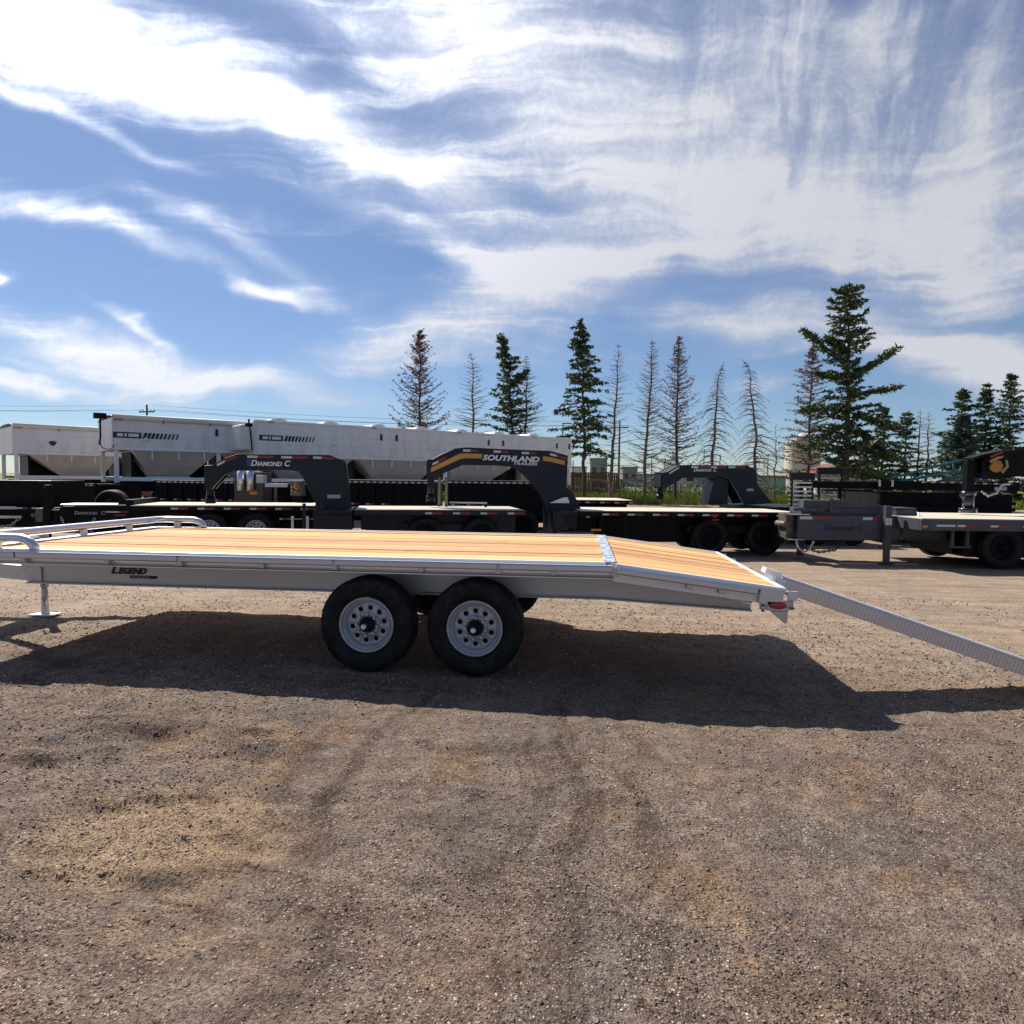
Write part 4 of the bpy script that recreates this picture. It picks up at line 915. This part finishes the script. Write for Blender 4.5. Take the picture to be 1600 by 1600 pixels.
# ------------------------------------------------------------------ white grain trailers
GG = 'white grain hopper trailers behind the dark row'
def grain(label, org, yaw, L, zb, zt, hoppers, tarp, panels, band=True, frame_z=(1.30, 1.42), axl=(), leg=None):
    t = thing('grain_trailer', label, 'trailer', (org[0], org[1], 0), yaw, GG); W_ = 2.55
    b = MB(); b.box(0, L, 0, .06, zb + .06, zt); b.box(0, L, W_ - .06, W_, zb + .06, zt); b.box(0, .06, .06, W_ - .06, zb, zt); b.box(L - .06, L, .06, W_ - .06, zb, zt); b.build('body', HOPW, t, .01)
    sm0 = None; x_ = 1.3
    while x_ < L - .5:
        if sm0 is None: sm0 = box('panel_seam', WHITE, t, 0, .03, -.022, -.0145, zb + .11, zt - .05); o = sm0
        else: o = sm0.copy(); COL.objects.link(o)
        o.location = (x_, 0, 0); x_ += 1.22
    n = panels
    if n:
        sk = None
        for k in range(n):
            za = zb + .10 + (zt - zb - .2) * k / n; zc = zb + .10 + (zt - zb - .2) * (k + 1) / n
            b = MB(); b.box(.07, L - .07, -.014, 0, za + .012, zc - .012); b.build('side_panel', HOPW, t, .006)
    b = MB(); b.box(-.02, L + .02, -.03, .04, zb, zb + .07); b.box(-.02, L + .02, W_ - .04, W_ + .03, zb, zb + .07); b.build('lower_rail', WHITE, t, .01)
    b = MB(); b.box(-.02, L + .02, -.035, .05, zt - .03, zt + .05); b.box(-.02, L + .02, W_ - .05, W_ + .035, zt - .03, zt + .05); b.build('top_rail', WHITE, t, .01)
    if tarp:
        b = MB(); vs = []; m = 10; nx_ = 24
        for i in range(nx_ + 1):
            x = .0 + (L) * i / nx_
            for j in range(m + 1):
                y = -.05 + (W_ + .1) * j / m; vs.append((x, y, zt + .03 + .09 * math.sin(math.pi * j / m) ** .6 - (.025 if i % 4 == 2 else 0) * math.sin(math.pi * j / m)))
        b.add(vs, [(i * (m + 1) + j, (i + 1) * (m + 1) + j, (i + 1) * (m + 1) + j + 1, i * (m + 1) + j + 1) for i in range(nx_) for j in range(m)], True)
        b.tube([(0, -.06, zt + .02), (L, -.06, zt + .02)], .085, 12); b.build('roll_tarp', TARP, t)
        for k in range(1, int(L / 1.35)): box('tarp_bow', RUST, t, k * 1.35, k * 1.35 + .03, -.13, -.09, zt - .12, zt + .06)
        box('end_cap', mat('rusty_orange_paint', (.30, .12, .06), .6), t, .02, .28, -.12, -.05, zt - .07, zt + .04)
    else:
        for k in range(int(L / 1.7)):
            b = MB(); c = .8 + k * 1.75
            pts = [(c - .3, zt + .045), (c - .22, zt + .12), (c, zt + .16), (c + .22, zt + .12), (c + .3, zt + .045)]
            b.prism(pts, .1, W_ - .1); b.build('roof_hatch', WHITE, t, .01)
    for xa, xb, xm, zb2 in hoppers:      # inverted pyramids
        b = MB(); h = (xb - xa) * .24
        top = [(xa, .03, zb), (xb, .03, zb), (xb, W_ - .03, zb), (xa, W_ - .03, zb)]; bot = [(xm - h, .85, zb2), (xm + h, .85, zb2), (xm + h, W_ - .85, zb2), (xm - h, W_ - .85, zb2)]
        b.add(top + bot, [(0, 4, 5, 1), (1, 5, 6, 2), (2, 6, 7, 3), (3, 7, 4, 0), (4, 7, 6, 5)]); b.build('hopper', HOPG, t)
        b = MB(); b.box(xa + .02, xa + .10, .5, W_ - .5, zb2 - .1, zb - .01); b.box(xb - .3, xb - .1, .9, W_ - .9, zb2 - .1, zb - .01); b.box(xa + .1, xb - .1, 1.2, 1.32, zb2 - .1, zb - .02); b.build('dark_gap_panel', BLACK, t)  # black panels added to darken the gaps between and behind the hoppers
        b = MB(); b.box(xm - h - .05, xm + h + .05, .8, W_ - .8, zb2 - .16, zb2 - .003); b.build('hopper_gate', STEEL, t, .01)
        x_ = xa + .5
        b = MB()
        while x_ < xb - .3: b.box(x_, x_ + .035, -.0, .03, zb - .25, zb - .002); x_ += .75
        b.build('gusset', WHITE, t, kind='stuff')
    fz0, fz1 = frame_z
    for ya in (.08, W_ - .16): box('frame_rail', ALU, t, .1, L - .1, ya, ya + .08, fz0, fz1, .005)
    box('under_frame', BLACK, t, .15, L - .15, .5, .62, fz0 - .32, fz0 - .02); box('under_frame', BLACK, t, .15, L - .15, W_ - .62, W_ - .5, fz0 - .32, fz0 - .02)
    for xx in [.05, L - .15] + ([leg] if leg else []):
        box('corner_post', WHITE, t, xx, xx + .12, .0, .10, fz0 - .05, zb - .003, .006); box('corner_post', WHITE, t, xx, xx + .12, W_ - .10, W_, fz0 - .05, zb - .003, .006)
    for xx in axl:
        MB().tube([(xx, .3, .5), (xx, W_ - .3, .5)], .07, 10).build('axle', BLACK, t)
        for yy, s_ in ((.02, 1), (W_ - .02, -1)):
            o = wheel_assembly(t, xx, yy, .50, s_, rimmat=RIM); o.scale = (1.3, 1.3, 1.3)
    for xx in (3.4 if L > 8 else 1.6,):
        for yy in (.35, W_ - .47): box('landing_gear', BLACK, t, xx, xx + .14, yy, yy + .12, .03, fz0 - .02, .006)
    if band:
        x0 = band; zz = zt - .50
        for xa, xb, h_ in ((x0, x0 + .75, .17),): box('name_band', LETK, t, xa, xb, -.024, -.016, zz - h_ / 2, zz + h_ / 2)
        b = MB()
        for q, ln in ((.10, .16), (.30, .06), (.40, .28)): b.box(x0 + q, x0 + q + ln, -.028, -.025, zz - .045, zz + .045)
        b.build('name_marks', LETW, t)
        for k in range(9):
            xx = x0 + .78 + k * .115; wd_ = .085 - .006 * k
            MB().prism([(xx, zz - .085), (xx + wd_, zz - .085), (xx + wd_ + .06, zz + .085), (xx + .06, zz + .085)], -.024, -.016).build('slanted_bar', LETK, t)
    for xx in ((2.9, 3.35) if L < 10 else (4.3, 4.9, 8.9, 9.6, 12.4, 13.1)):
        b = MB(); b.box(xx, xx + .09, -.035, -.016, zt - .42, zt - .20); b.build('vent_port', LETK, t, .01)
    for xx in ((.9,) if L < 10 else (2.6, 6.3, 9.9)): MB().lathe([(.001, -.05), (.06, -.045), (.075, -.015)], 14, (xx, 0, zt - .62)).build('round_light', LETW, t)
    for xx in (.12, 3.7, 7.2, 10.8): 
        if xx < L - .3: box('clearance_lamp', mat('orange_lens', (.5, .14, .05), .3), t, xx + .3, xx + .46, -.045, -.036, zt - .02, zt + .02)
    return t
g3 = grain('long white grain trailer with roof hatches running behind the goosenecks', (-10.2, 15.9), 43, 13.3, 2.10, 3.20, [(.3, 3.3, 1.9, 1.25), (3.5, 6.8, 5.4, 1.25), (7.2, 10.4, 8.6, 1.25), (10.6, 13.0, 11.8, 1.25)], False, 3, band=.14, axl=(9.6, 11.0, 12.3), leg=6.95)
box('nose_cap', WHITE, g3, -.38, -.005, .25, 2.3, 2.3, 3.1, .05)
g2 = grain('white grain trailer with rolled cream tarp, partly hidden by the long one', (-13.8, 14.3), 44, 8.0, 2.22, 3.17, [(.55, 3.0, 1.7, 1.45), (3.2, 5.6, 4.2, 1.45)], True, 0, band=.02, frame_z=(1.30, 1.42), axl=(6.6,), leg=2.95)
g1 = grain('white ribbed grain trailer with cream tarp at the far left', (-19.6, 17.3), 50, 7.0, 2.16, 3.12, [(.5, 3.3, 2.3, 1.42), (3.4, 6.6, 5.0, 1.42)], True, 4, band=False, frame_z=(1.30, 1.42), axl=(5.6,))
b = MB(); b.prism([(1.05, 2.62), (1.18, 2.66), (1.31, 2.62), (1.26, 2.52), (1.18, 2.47), (1.10, 2.52)], -.022, -.016); b.build('oval_badge', LETK, g1)
# crank gear at G2's nose
b = MB(); b.box(-.50, -.18, -.3, -.15, 3.10, 3.26); b.tube([(-.18, -.2, 3.18), (.05, -.1, 3.18)], .015, 6); b.tube([(-.33, -.2, 3.1), (-.33, -.2, 2.55), (-.36, -.2, 2.35)], .025, 8)
b.tube([(-.33, -.2, 2.4)] + [(-.33 + .17 * (1 - math.cos(t)), -.2, 2.38 - .16 * math.sin(t)) for t in np.linspace(.2, 3.1, 8)], .014, 6); b.build('tarp_motor', BLACK, g2)
b = MB(); b.box(-.3, -.1, -.15, 0, 3.02, 3.12); b.tube([(-.2, -.1, 3.2), (-.1, -.1, 2.3)], .022, 8); b.tube([(-.2, -.1, 3.25), (-.2, -.1, 3.1)], .03, 8); b.build('tarp_motor', BLACK, g3)

# ------------------------------------------------------------------ trees
def vtube(b, pts, rads, n): b.tube(pts, rads, n, cap=False)
def conifer(name, label, base, H, width, kind, seed, z0=1.0, dens=1.0, bend=None, droop=.0, up=.0, limbs=(), top=None, whorl=.34, nb=5, profile=None, twig=.35, group='spruces and dead conifers along the verge', tr=.13, irregular=.35):
    rn = random.Random(seed); width *= 1.22; twig *= 1.25
    t = thing(name, label, 'tree', (base[0], base[1], 0), 0, group)
    bend = bend or [(0, 0), (1, 0)]
    def cx(f):
        for (a, va), (c, vc) in zip(bend, bend[1:]):
            if f <= c: return va + (vc - va) * (f - a) / max(c - a, 1e-6)
        return bend[-1][1]
    n = 14; b = MB(); vtube(b, [(cx(i / n) + rn.uniform(-.07, .07) * min(1, i / 2), rn.uniform(-.05, .05), H * i / n) for i in range(n + 1)], [max(.012, tr * (1 - i / n) ** .8) for i in range(n + 1)], 8)
    b.build('trunk', BARK if kind != 'bare' else DEADB, t)
    br = MB(); cards = []; crn = []
    profile = profile or [(0, 1.0), (.35, .85), (.7, .5), (.93, .16), (1, .03)]
    def pf(f):
        for (a, va), (c, vc) in zip(profile, profile[1:]):
            if f <= c: return va + (vc - va) * (f - a) / (c - a)
        return profile[-1][1]
    green = kind in ('green', 'blue', 'rust', 'tan')
    nsz = {'green': (.16, .34), 'blue': (.15, .30), 'rust': (.08, .20), 'tan': (.08, .20)}.get(kind, (0, 0))
    per = {'green': 9, 'blue': 9, 'rust': 4, 'tan': 4}.get(kind, 0) * dens
    def spray(p, d, sz=1.0, k=1.0):
        m = per * k; m = int(m) + (1 if rn.random() < m - int(m) else 0)
        for _ in range(m):
            q = d.normalized() * rn.uniform(.2, 1.0) + Vector((rn.gauss(0, .65), rn.gauss(0, .65), rn.gauss(-.18, .42)))
            q.normalize(); L = rn.uniform(*nsz) * sz; s_ = q.cross(Vector((rn.gauss(0, 1), rn.gauss(0, 1), rn.gauss(0, 1)))).normalized() * L * rn.uniform(.16, .30)
            o = p + Vector((rn.gauss(0, .05), rn.gauss(0, .05), rn.gauss(0, .035)))
            cards.append((o - s_, o + s_, o + q * L)); crn.append(rn.random())
    def branch(zb, az, L, rise, rad, needles=1.0):
        p = Vector((cx(zb / H), 0, zb)); d0 = Vector((math.cos(az), math.sin(az), 0)); seg = max(3, int(L / .28)); pts = [p]; 
        for i in range(1, seg + 1):
            f = i / seg; z = rise * f * L - droop * f * f * L + up * f ** 3 * L
            q = p + d0 * (L * f) + Vector((0, 0, z)) + Vector((rn.gauss(0, .03), rn.gauss(0, .03), rn.gauss(0, .02))) * (L ** .5)
            pts.append(q)
        rads = [max(.006, rad * (1 - i / seg) ** .8) for i in range(seg + 1)]; vtube(br, pts, rads, 4)
        for i in range(1, seg + 1):
            d = (pts[i] - pts[i - 1]); f = i / seg
            if green and rn.random() < needles * (.5 + .5 * f + .2): spray(pts[i], d, 1.0)
            if green and rn.random() < needles: spray(pts[i - 1].lerp(pts[i], .5), d)
            for s_ in (-1, 1):
                if rn.random() < .85:
                    tl = twig * (1 - f * .55) * rn.uniform(.5, 1.2) * min(1.3, L ** .5 * .9)
                    td = (d.normalized() * .75 + Vector((-d.y, d.x, 0)).normalized() * s_ * rn.uniform(.6, 1.1) + Vector((0, 0, rn.uniform(-.35, .15)))).normalized()
                    e = pts[i] + td * tl; vtube(br, [pts[i], e], [.013, .006], 3)
                    if green and rn.random() < needles:
                        spray(pts[i].lerp(e, .5), td, .9, .8); spray(e, td, .8, .7)
                    elif not green and rn.random() < .6:
                        e2 = e + (td + Vector((0, 0, -.5))).normalized() * tl * .5; vtube(br, [e, e2], [.006, .004], 3)
    z = z0; lastaz = 0
    while z < H * .985:
        f = z / H; ln = pf(f) * width
        nbr = max(2, int(nb * rn.uniform(.6, 1.2)))
        a0 = rn.random() * 6.28
        for k in range(nbr):
            L = ln * rn.uniform(1 - irregular * 1.3, 1 + irregular * .6)
            if L < .08: continue
            branch(z + rn.uniform(-.1, .1), a0 + k * 6.28 / nbr + rn.uniform(-.4, .4), L, rn.uniform(-.12, .22) + .35 * f, .012 + .016 * L, rn.uniform(.5, 1.0) if green else 0)
        z += whorl * rn.uniform(.7, 1.3) * (1 - .45 * f)
    for zb, dx, dz, L in limbs:
        az = 0 if dx > 0 else math.pi; sv = (droop, up); 
        p = Vector((cx(zb / H), 0, zb)); N = 12; pts = [p + Vector((dx * i / N, rn.gauss(0, .04), dz * (i / N) ** 1.25)) for i in range(N + 1)]
        vtube(br, pts, [.06 * (1 - i / N) + .01 for i in range(N + 1)], 5)
        for i in range(2, N + 1):
            d = pts[i] - pts[i - 1]
            for q in range(5): spray(pts[i - 1].lerp(pts[i], rn.random()) + Vector((0, rn.gauss(0, .22), rn.gauss(-.08, .10))), d, 1.15, 1.2)
            for s_ in (-1, 1):
                e = pts[i] + Vector((d.x * 1.0, s_ * .45 * (1 - i / N) + .1 * s_, -.1)); vtube(br, [pts[i], e], [.012, .005], 3); spray(e, d, 1, 1); spray(pts[i].lerp(e, .5), d, 1, 1)
    if top:
        for q in range(int(26 * top)): spray(Vector((cx(1) + rn.gauss(0, .09), rn.gauss(0, .09), H - rn.uniform(-.05, .5))), Vector((0, 0, 1)), .9)
    br.build('branches', DEADB if kind in ('bare', 'rust', 'tan') else BARK, t, kind='stuff')
    if cards:
        P = np.array([[list(v) for v in c] for c in cards]).reshape(-1, 3)
        me = npmesh('crown', P, np.arange(len(P)).reshape(-1, 3), 3)
        at = me.attributes.new('rnd', 'FLOAT', 'POINT'); at.data.foreach_set('value', np.repeat(np.array(crn), 3).astype(np.float32))
        me.materials.append({'green': NEED, 'blue': NEEDB, 'rust': NEEDR, 'tan': NEEDT}[kind]); link('crown', me, t, kind='stuff')
    return t
conifer('dead_spruce', 'reddish dead spruce with a wide crown, leftmost behind the long grain trailer', (-11.1, 42), 11.5, 1.9, 'rust', 1, z0=3.2, dens=.6, up=.25, nb=7, whorl=.36, irregular=.5)
conifer('bare_spruce', 'thin grey bare spruce with a hooked top, second tree from the left', (-7.75, 44), 10.4, 1.75, 'bare', 2, z0=3.2, bend=[(0, 0), (.9, 0), (1, -.25)], nb=5, whorl=.42)
conifer('spruce', 'green spruce with its top leaning left, above the long grain trailer', (-4.9, 44), 11.5, 1.75, 'green', 3, z0=2.6, bend=[(0, 0), (.45, -.1), (.8, -.35), (1, -.95)], nb=5, dens=.42, top=.6, irregular=.65, limbs=[(8.2, 1.2, .9, 1)])
conifer('half_dead_spruce', 'half bare spruce touching the leaning green one', (-4.05, 44.6), 10.2, 1.7, 'bare', 4, z0=2.8, nb=6, whorl=.33)
conifer('spruce', 'slender dense green spruce standing alone beside the grain trailer end', (.0, 42), 12.0, 1.55, 'green', 5, z0=3.2, dens=.58, nb=5, whorl=.44, droop=.22, irregular=.55, bend=[(0, .12), (.5, .05), (1, -.3)], top=.6, profile=[(0, .8), (.3, .95), (.55, .9), (.72, .62), (.86, .36), (.95, .2), (1, .04)])
conifer('bare_spruce', 'thin bare spruce with short level twigs, right of the green one', (2.05, 43), 10.7, 1.35, 'bare', 6, z0=.8, bend=[(0, -.15), (1, .25)], nb=5, whorl=.48)
conifer('dead_spruce', 'brownish dead spruce with a forked lower trunk', (4.25, 43), 11.0, 1.45, 'bare', 7, z0=.9, nb=6, whorl=.33, up=.15, bend=[(0, -.1), (1, .3)])
conifer('dead_spruce', 'tall rusty dead spruce behind the small dark gooseneck', (6.4, 44), 11.3, 1.7, 'rust', 8, z0=1.8, dens=.32, nb=6, whorl=.33, up=.2, top=.5)
conifer('bare_spruce', 'drooping bare spruce, left of the bent one', (8.65, 43), 9.4, 1.6, 'bare', 9, z0=1.6, droop=.75, nb=6, whorl=.40, bend=[(0, -.3), (.3, 0), (.9, .25), (1, .6)])
conifer('bare_spruce', 'bare spruce bent at the top with drooping branches', (11.4, 43), 9.6, 1.8, 'bare', 10, z0=1.2, droop=.7, nb=6, whorl=.42, bend=[(0, 0), (.5, 0), (.75, -.35), (.92, -.5), (1, -1.0)])
conifer('bare_sapling', 'small bare snag standing between the bent spruce and the brown one', (13.0, 44), 5.4, 1.0, 'bare', 11, z0=1.8, nb=3, whorl=.6, tr=.07)
conifer('dead_spruce', 'tan dead spruce just left of the biggest green spruce', (15.2, 44), 10.6, 1.9, 'tan', 12, z0=1.2, dens=.8, nb=5, whorl=.36, profile=[(0, 1.2), (.3, 1.1), (.5, .75), (.8, .4), (1, .04)])
conifer('spruce', 'biggest green spruce with long limbs reaching out both sides', (16.1, 40), 13.4, 1.5, 'green', 13, z0=2.2, dens=.55, nb=5, whorl=.40, tr=.24, top=1.5, irregular=.45, bend=[(0, .1), (.6, .05), (1, -.25)],
        profile=[(0, .9), (.25, 1.25), (.42, .95), (.50, .55), (.62, .55), (.72, .62), (.80, .62), (.90, .52), (.97, .42), (1, .2)],
        limbs=[(8.9, -2.6, 2.0, 1), (8.1, 2.7, 1.7, 1), (6.9, 2.8, .55, 1), (7.9, -1.9, .4, 1), (6.3, -2.6, -.3, 1), (5.8, 2.9, -.9, 1), (5.2, -2.4, -1.6, 1), (5.0, 2.4, -1.6, 1), (3.8, 2.9, -.8, 1), (2.2, 3.2, -.5, 1), (9.6, -1.2, .8, 1)])
far_ = [('spruce', 'short green spruce right of the biggest one', (25.6, 58), 8.0, 1.9, 'green', 21, {}), ('spruce', 'second short green spruce in the far clump', (27.4, 58), 7.7, 1.7, 'green', 22, {}),
        ('bare_spruce', 'flat topped half bare spruce in the far clump', (28.5, 58), 7.8, 1.5, 'bare', 23, {}), ('bare_spruce', 'second flat topped bare spruce in the far clump', (29.7, 59), 7.7, 1.5, 'bare', 24, {}),
        ('spruce', 'dark green spruce near the right edge, left of a group of three', (32.4, 59), 9.8, 2.2, 'green', 25, {}), ('spruce', 'middle spruce of the three near the right edge', (34.3, 59), 10.0, 1.9, 'green', 26, {}),
        ('spruce', 'gappy spruce at the right edge behind the orange disc', (35.1, 57), 10.6, 2.5, 'green', 27, {}), ('spruce', 'low dark spruce filling between the right hand trees', (30.7, 57), 5.8, 2.2, 'green', 28, {}),
        ('spruce', 'low green spruce under the biggest spruce', (23.4, 56), 5.6, 2.2, 'green', 30, {}), ('spruce', 'bushy low spruce right of the teal augers', (33.4, 54), 5.0, 2.2, 'green', 31, {})]
for nm, lb, bs, H, wd_, kd, sd_, kw in far_: conifer(nm, lb, bs, H, wd_, kd, sd_, z0=.6, dens=.55, nb=5, whorl=.46, irregular=.6, droop=.15, **kw)
conifer('blue_spruce', 'pale blue green spruce in front of the right hand trees', (25.9, 46), 6.2, 1.3, 'blue', 29, z0=.3, dens=1.0, nb=8, whorl=.30)

# ------------------------------------------------------------------ far yard and skyline
def simple_building(name, label, x, y, w_, d_, h, m, roof=None, win=0, cat='building'):
    t = thing(name, label, cat, (x, y, 0))
    box('wall', m, t, 0, w_, 0, d_, 0, h)
    b = MB()
    if roof: b.prism([(-.4, h), (w_ / 2, h + roof), (w_ + .4, h)], -.4, d_ + .4)
    else: b.box(-.15, w_ + .15, -.15, d_ + .15, h + .003, h + .25)
    b.build('roof', mat('roof_sheet', (.22, .2, .19), .6) if not roof else mat('red_roof_sheet', (.20, .045, .035), .6), t)
    if win:
        w0 = None
        for k in range(win):
            if w0 is None: w0 = box('window', mat('window_glass', (.03, .04, .05), .1), t, 0, w_ / win * .5, -.05, .0, h * .45, h * .7); o = w0
            else: o = w0.copy(); COL.objects.link(o)
            o.location = (w_ / win * (k + .25), 0, 0)
    return t
GB = mat('grey_cladding', (.22, .24, .26), .7); WB = mat('white_cladding', (.62, .62, .60), .6); BB = mat('brown_boards', (.115, .058, .043), .8); LB = mat('beige_cladding', (.48, .42, .34), .7)
simple_building('grey_warehouse', 'tall grey industrial block on the skyline, left of the slender spruce', 1.6, 140, 3.4, 14, 5.6, GB, win=2)
simple_building('grey_warehouse', 'squat grey block on the skyline between two bare spruces', 8.2, 140, 3.0, 10, 3.9, GB, win=2)
simple_building('white_shed', 'low white shed on the skyline behind the bare spruces', 11.2, 150, 9, 10, 2.6, WB, win=3)
simple_building('grey_shed', 'long low grey shed on the skyline behind the dark gooseneck', 21.5, 150, 14, 10, 2.4, GB, win=4)
simple_building('white_shed', 'white shed on the skyline left of the slender spruce', -2.6, 160, 3.6, 8, 4.2, WB, win=1)
simple_building('beige_shed', 'beige shed on the skyline seen below the rusty spruce', 15, 120, 5, 8, 3.0, LB, win=2)
simple_building('red_roof_house', 'low house with red roof behind the biggest spruce', 29.2, 85, 6.2, 8, 2.5, LB, roof=1.4, win=3)
simple_building('pale_green_shed', 'pale green low shed right of the bent bare spruce', 19.0, 74, 3.1, 5, 1.9, mat('pale_green_cladding', (.30, .42, .40), .6), win=0)
t = thing('board_fence', 'brown board fence right of the orange striped gooseneck', 'fence', (-1.8, 62, 0)); f0 = None
for k in range(28):
    if f0 is None: f0 = box('board', BB, t, 0, .17, 0, .03, .08, 2.15); o = f0
    else: o = f0.copy(); COL.objects.link(o)
    o.location = (k * .19, rnd.uniform(-.01, .01), rnd.uniform(-.03, .03))
for z in (.5, 1.7): box('rail', BB, t, 0, 5.3, .035, .08, z, z + .1)
t = thing('grain_bin', 'round cream grain bin behind the tan dead spruce', 'silo', (31, 98, 0))
CB = mat('cream_corrugated', (.62, .54, .44), .5)
b = MB()
for k in range(26): z = k * .26; b.tube([(0, 0, z), (0, 0, z + .13), (0, 0, z + .26)], [2.35, 2.39, 2.35], 40, cap=False)
b.build('wall', CB, t)
b = MB(); b.tube([(0, 0, 6.74), (0, 0, 8.2), (0, 0, 8.35)], [2.5, .5, .25], 40); b.build('roof', CB, t)
TEAL = mat('teal_paint', (.03, .17, .18), .5)
def truss(label, p, q, h, m, y):
    t = thing('auger_conveyor', label, 'conveyor', (p[0], y, 0), 0, 'teal augers and conveyors stored behind the stack'); p = Vector((0, 0, p[1])); q = Vector((q[0] - 0, 0, q[1]))
    N = 7
    for off in (0, .6):
        b = MB(); b.tube([p + Vector((0, off, 0)), q + Vector((0, off, 0))], .06, 6); b.tube([p + Vector((0, off, h * .5)), q + Vector((0, off, h))], .045, 6); b.build('chord', m, t)
    b = MB()
    for k in range(N + 1): a = p.lerp(q, k / N); b.tube([a, a + Vector((0, 0, h * (.5 + .5 * k / N)))], .04, 6); b.tube([a, a + Vector((0, .6, 0))], .03, 6)
    b.build('web', m, t)
    for f in (.1, .85): a = p.lerp(q, f); MB().tube([a, (a.x, .3, 0)], .05, 6).build('leg', m, t)
truss('longest teal conveyor truss rising to the right', (18.0, 1.45), (4.0, 2.3), .6, TEAL, 38)
truss('lower dull green conveyor rising to the right', (18.9, .95), (3.4, 2.0), .25, mat('dull_green_paint', (.08, .12, .07), .6), 37)
truss('short dark blue conveyor at the right of the group', (20.0, .8), (2.3, 1.75), .25, mat('dull_blue_paint', (.04, .09, .14), .6), 36.4)
t = thing('tillage_frame', 'rusty red implement frame below the teal conveyors', 'implement', (19.2, 35.5, 0)); RB = mat('rusty_red_paint', (.20, .05, .035), .7)
for k in range(5): MB().tube([(k * .45, 0, .3), (k * .45 + .25, .2, 1.35)], .05, 6).build('tine', RB, t)
box('crossbar', RB, t, -.2, 2.3, .15, .3, 1.25, 1.42)
for xx in (.1, 1.9): MB().tube([(xx, .3, 0), (xx, .3, 1.3)], .06, 6).build('leg', RB, t)
# poles
POLE = mat('weathered_pole', rough=.9, build=varied((.10, .085, .07), (.17, .15, .13), 5, .8, .95))
def utility_pole(x, y, h, label):
    t = thing('utility_pole', label, 'pole', (x, y, 0), -12, 'utility poles'); MB().tube([(0, 0, 0), (0, 0, h)], [.17, .12], 10).build('pole', POLE, t)
    box('crossarm', POLE, t, -1.25, 1.25, -.06, .06, h - 1.0, h - .84)
    for xx in (-1.15, -.6, .6, 1.15): MB().tube([(xx, 0, h - .84), (xx, 0, h - .62)], [.05, .03], 8).build('insulator', RUST, t)
    return t
utility_pole(-55.6, 80, 10.4, 'wooden utility pole with crossarm rising above the tarped grain trailer')
utility_pole(-105, 70, 10.8, 'wooden utility pole out beyond the left edge'); utility_pole(5, 93, 9.6, 'distant wooden utility pole behind the spruces')
for k, (dx, z) in enumerate(((-1.15, 9.8), (.0, 10.4), (1.15, 9.8))):
    pts = []
    for (xa, ya, za), (xb, yb, zb_) in (((-105, 70, .4), (-55.6, 80, 0)), ((-55.6, 80, 0), (5, 93, -.8))):
        for i in range(13):
            f = i / 12; pts.append((xa + (xb - xa) * f + dx, ya + (yb - ya) * f + dx * .2, z + za + (zb_ - za) * f - 5.2 * f * (1 - f) * .6))
    o = MB().tube(pts, .018, 5).build('power_line', BLACK); tag(o, ['left', 'middle', 'right'][k] + ' strand of the sagging power lines above the grain trailers', 'wire', 'power lines')
t = thing('yard_lamp', 'dark lamp post with square arm left of the slender spruce', 'lamp', (-2.1, 68, 0)); MB().tube([(0, 0, 0), (0, 0, 7.3)], .07, 8).build('pole', BLACK, t); b = MB(); b.box(-.08, .9, -.05, .05, 7.2, 7.3); b.build('arm', BLACK, t)
for k, (x, h, y) in enumerate(((8.2, 4.2, 80), (9.7, 3.5, 80), (14.3, 5.2, 80), (17.1, 4.8, 85), (21, 3.6, 90), (-1.0, 3.5, 70), (24.2, 5.0, 90))):
    o = MB().tube([(0, 0, 0), (0, 0, h)], .06, 6).build('slim_post', POLE); o.location = (x, y, 0); tag(o, 'slim grey post standing on the skyline beyond the grass', 'post', 'slim posts on the skyline')
GP = None
for k in range(14):
    if GP is None: GP = MB().tube([(0, 0, 0), (0, 0, 1.25)], .05, 6).build('fence_post', POLE); o = GP
    else: o = GP.copy(); COL.objects.link(o)
    o.location = (-1 + k * 1.7, 50 + .2 * math.sin(k), 0); tag(o, 'grey wooden fence post in the grass behind the trees', 'post', 'fence posts in the grass')
for k, (x, y, s_) in enumerate(((6.5, 60, 1.2), (8.4, 61, 1.0), (13.5, 62, 1.4), (4.3, 66, 1.1), (22.8, 62, 1.2), (26, 55, 1.3), (1.8, 66, 1.5), (17.0, 62, 1.2), (-9, 60, 1.2), (10.8, 64, 1.3), (2.9, 70, 1.3), (20.4, 66, 1.2))):
    rn = random.Random(k + 50); cards = []
    for _ in range(900):
        a = rn.random() * 6.28; e = math.asin(rn.random()); r_ = s_ * rn.uniform(.5, 1.0) * (1 + .25 * math.sin(3 * a + k)); p = Vector((r_ * 1.5 * math.cos(a) * math.cos(e), r_ * math.sin(a) * math.cos(e), r_ * math.sin(e)))
        s1 = Vector((rn.gauss(0, 1), rn.gauss(0, 1), rn.gauss(0, 1))).normalized() * .12; s2 = Vector((rn.gauss(0, 1), rn.gauss(0, 1), rn.gauss(0, 1))).normalized() * .16
        cards.append((p, p + s1, p + s2))
    P = np.array([[list(v) for v in c] for c in cards]).reshape(-1, 3); me = npmesh('shrub', P, np.arange(len(P)).reshape(-1, 3), 3)
    at = me.attributes.new('rnd', 'FLOAT', 'POINT'); at.data.foreach_set('value', np.random.RandomState(k).uniform(0, 1, len(P)).astype(np.float32))
    me.materials.append(NEED); o = link('shrub', me); o.location = (x, y, 0); tag(o, 'dark rounded shrub in the rough grass behind the trees', 'shrub', 'shrubs behind the trees')

# remove empty data blocks left by helpers
for o in list(bpy.data.objects):
    if o.name not in COL.all_objects: bpy.data.objects.remove(o)
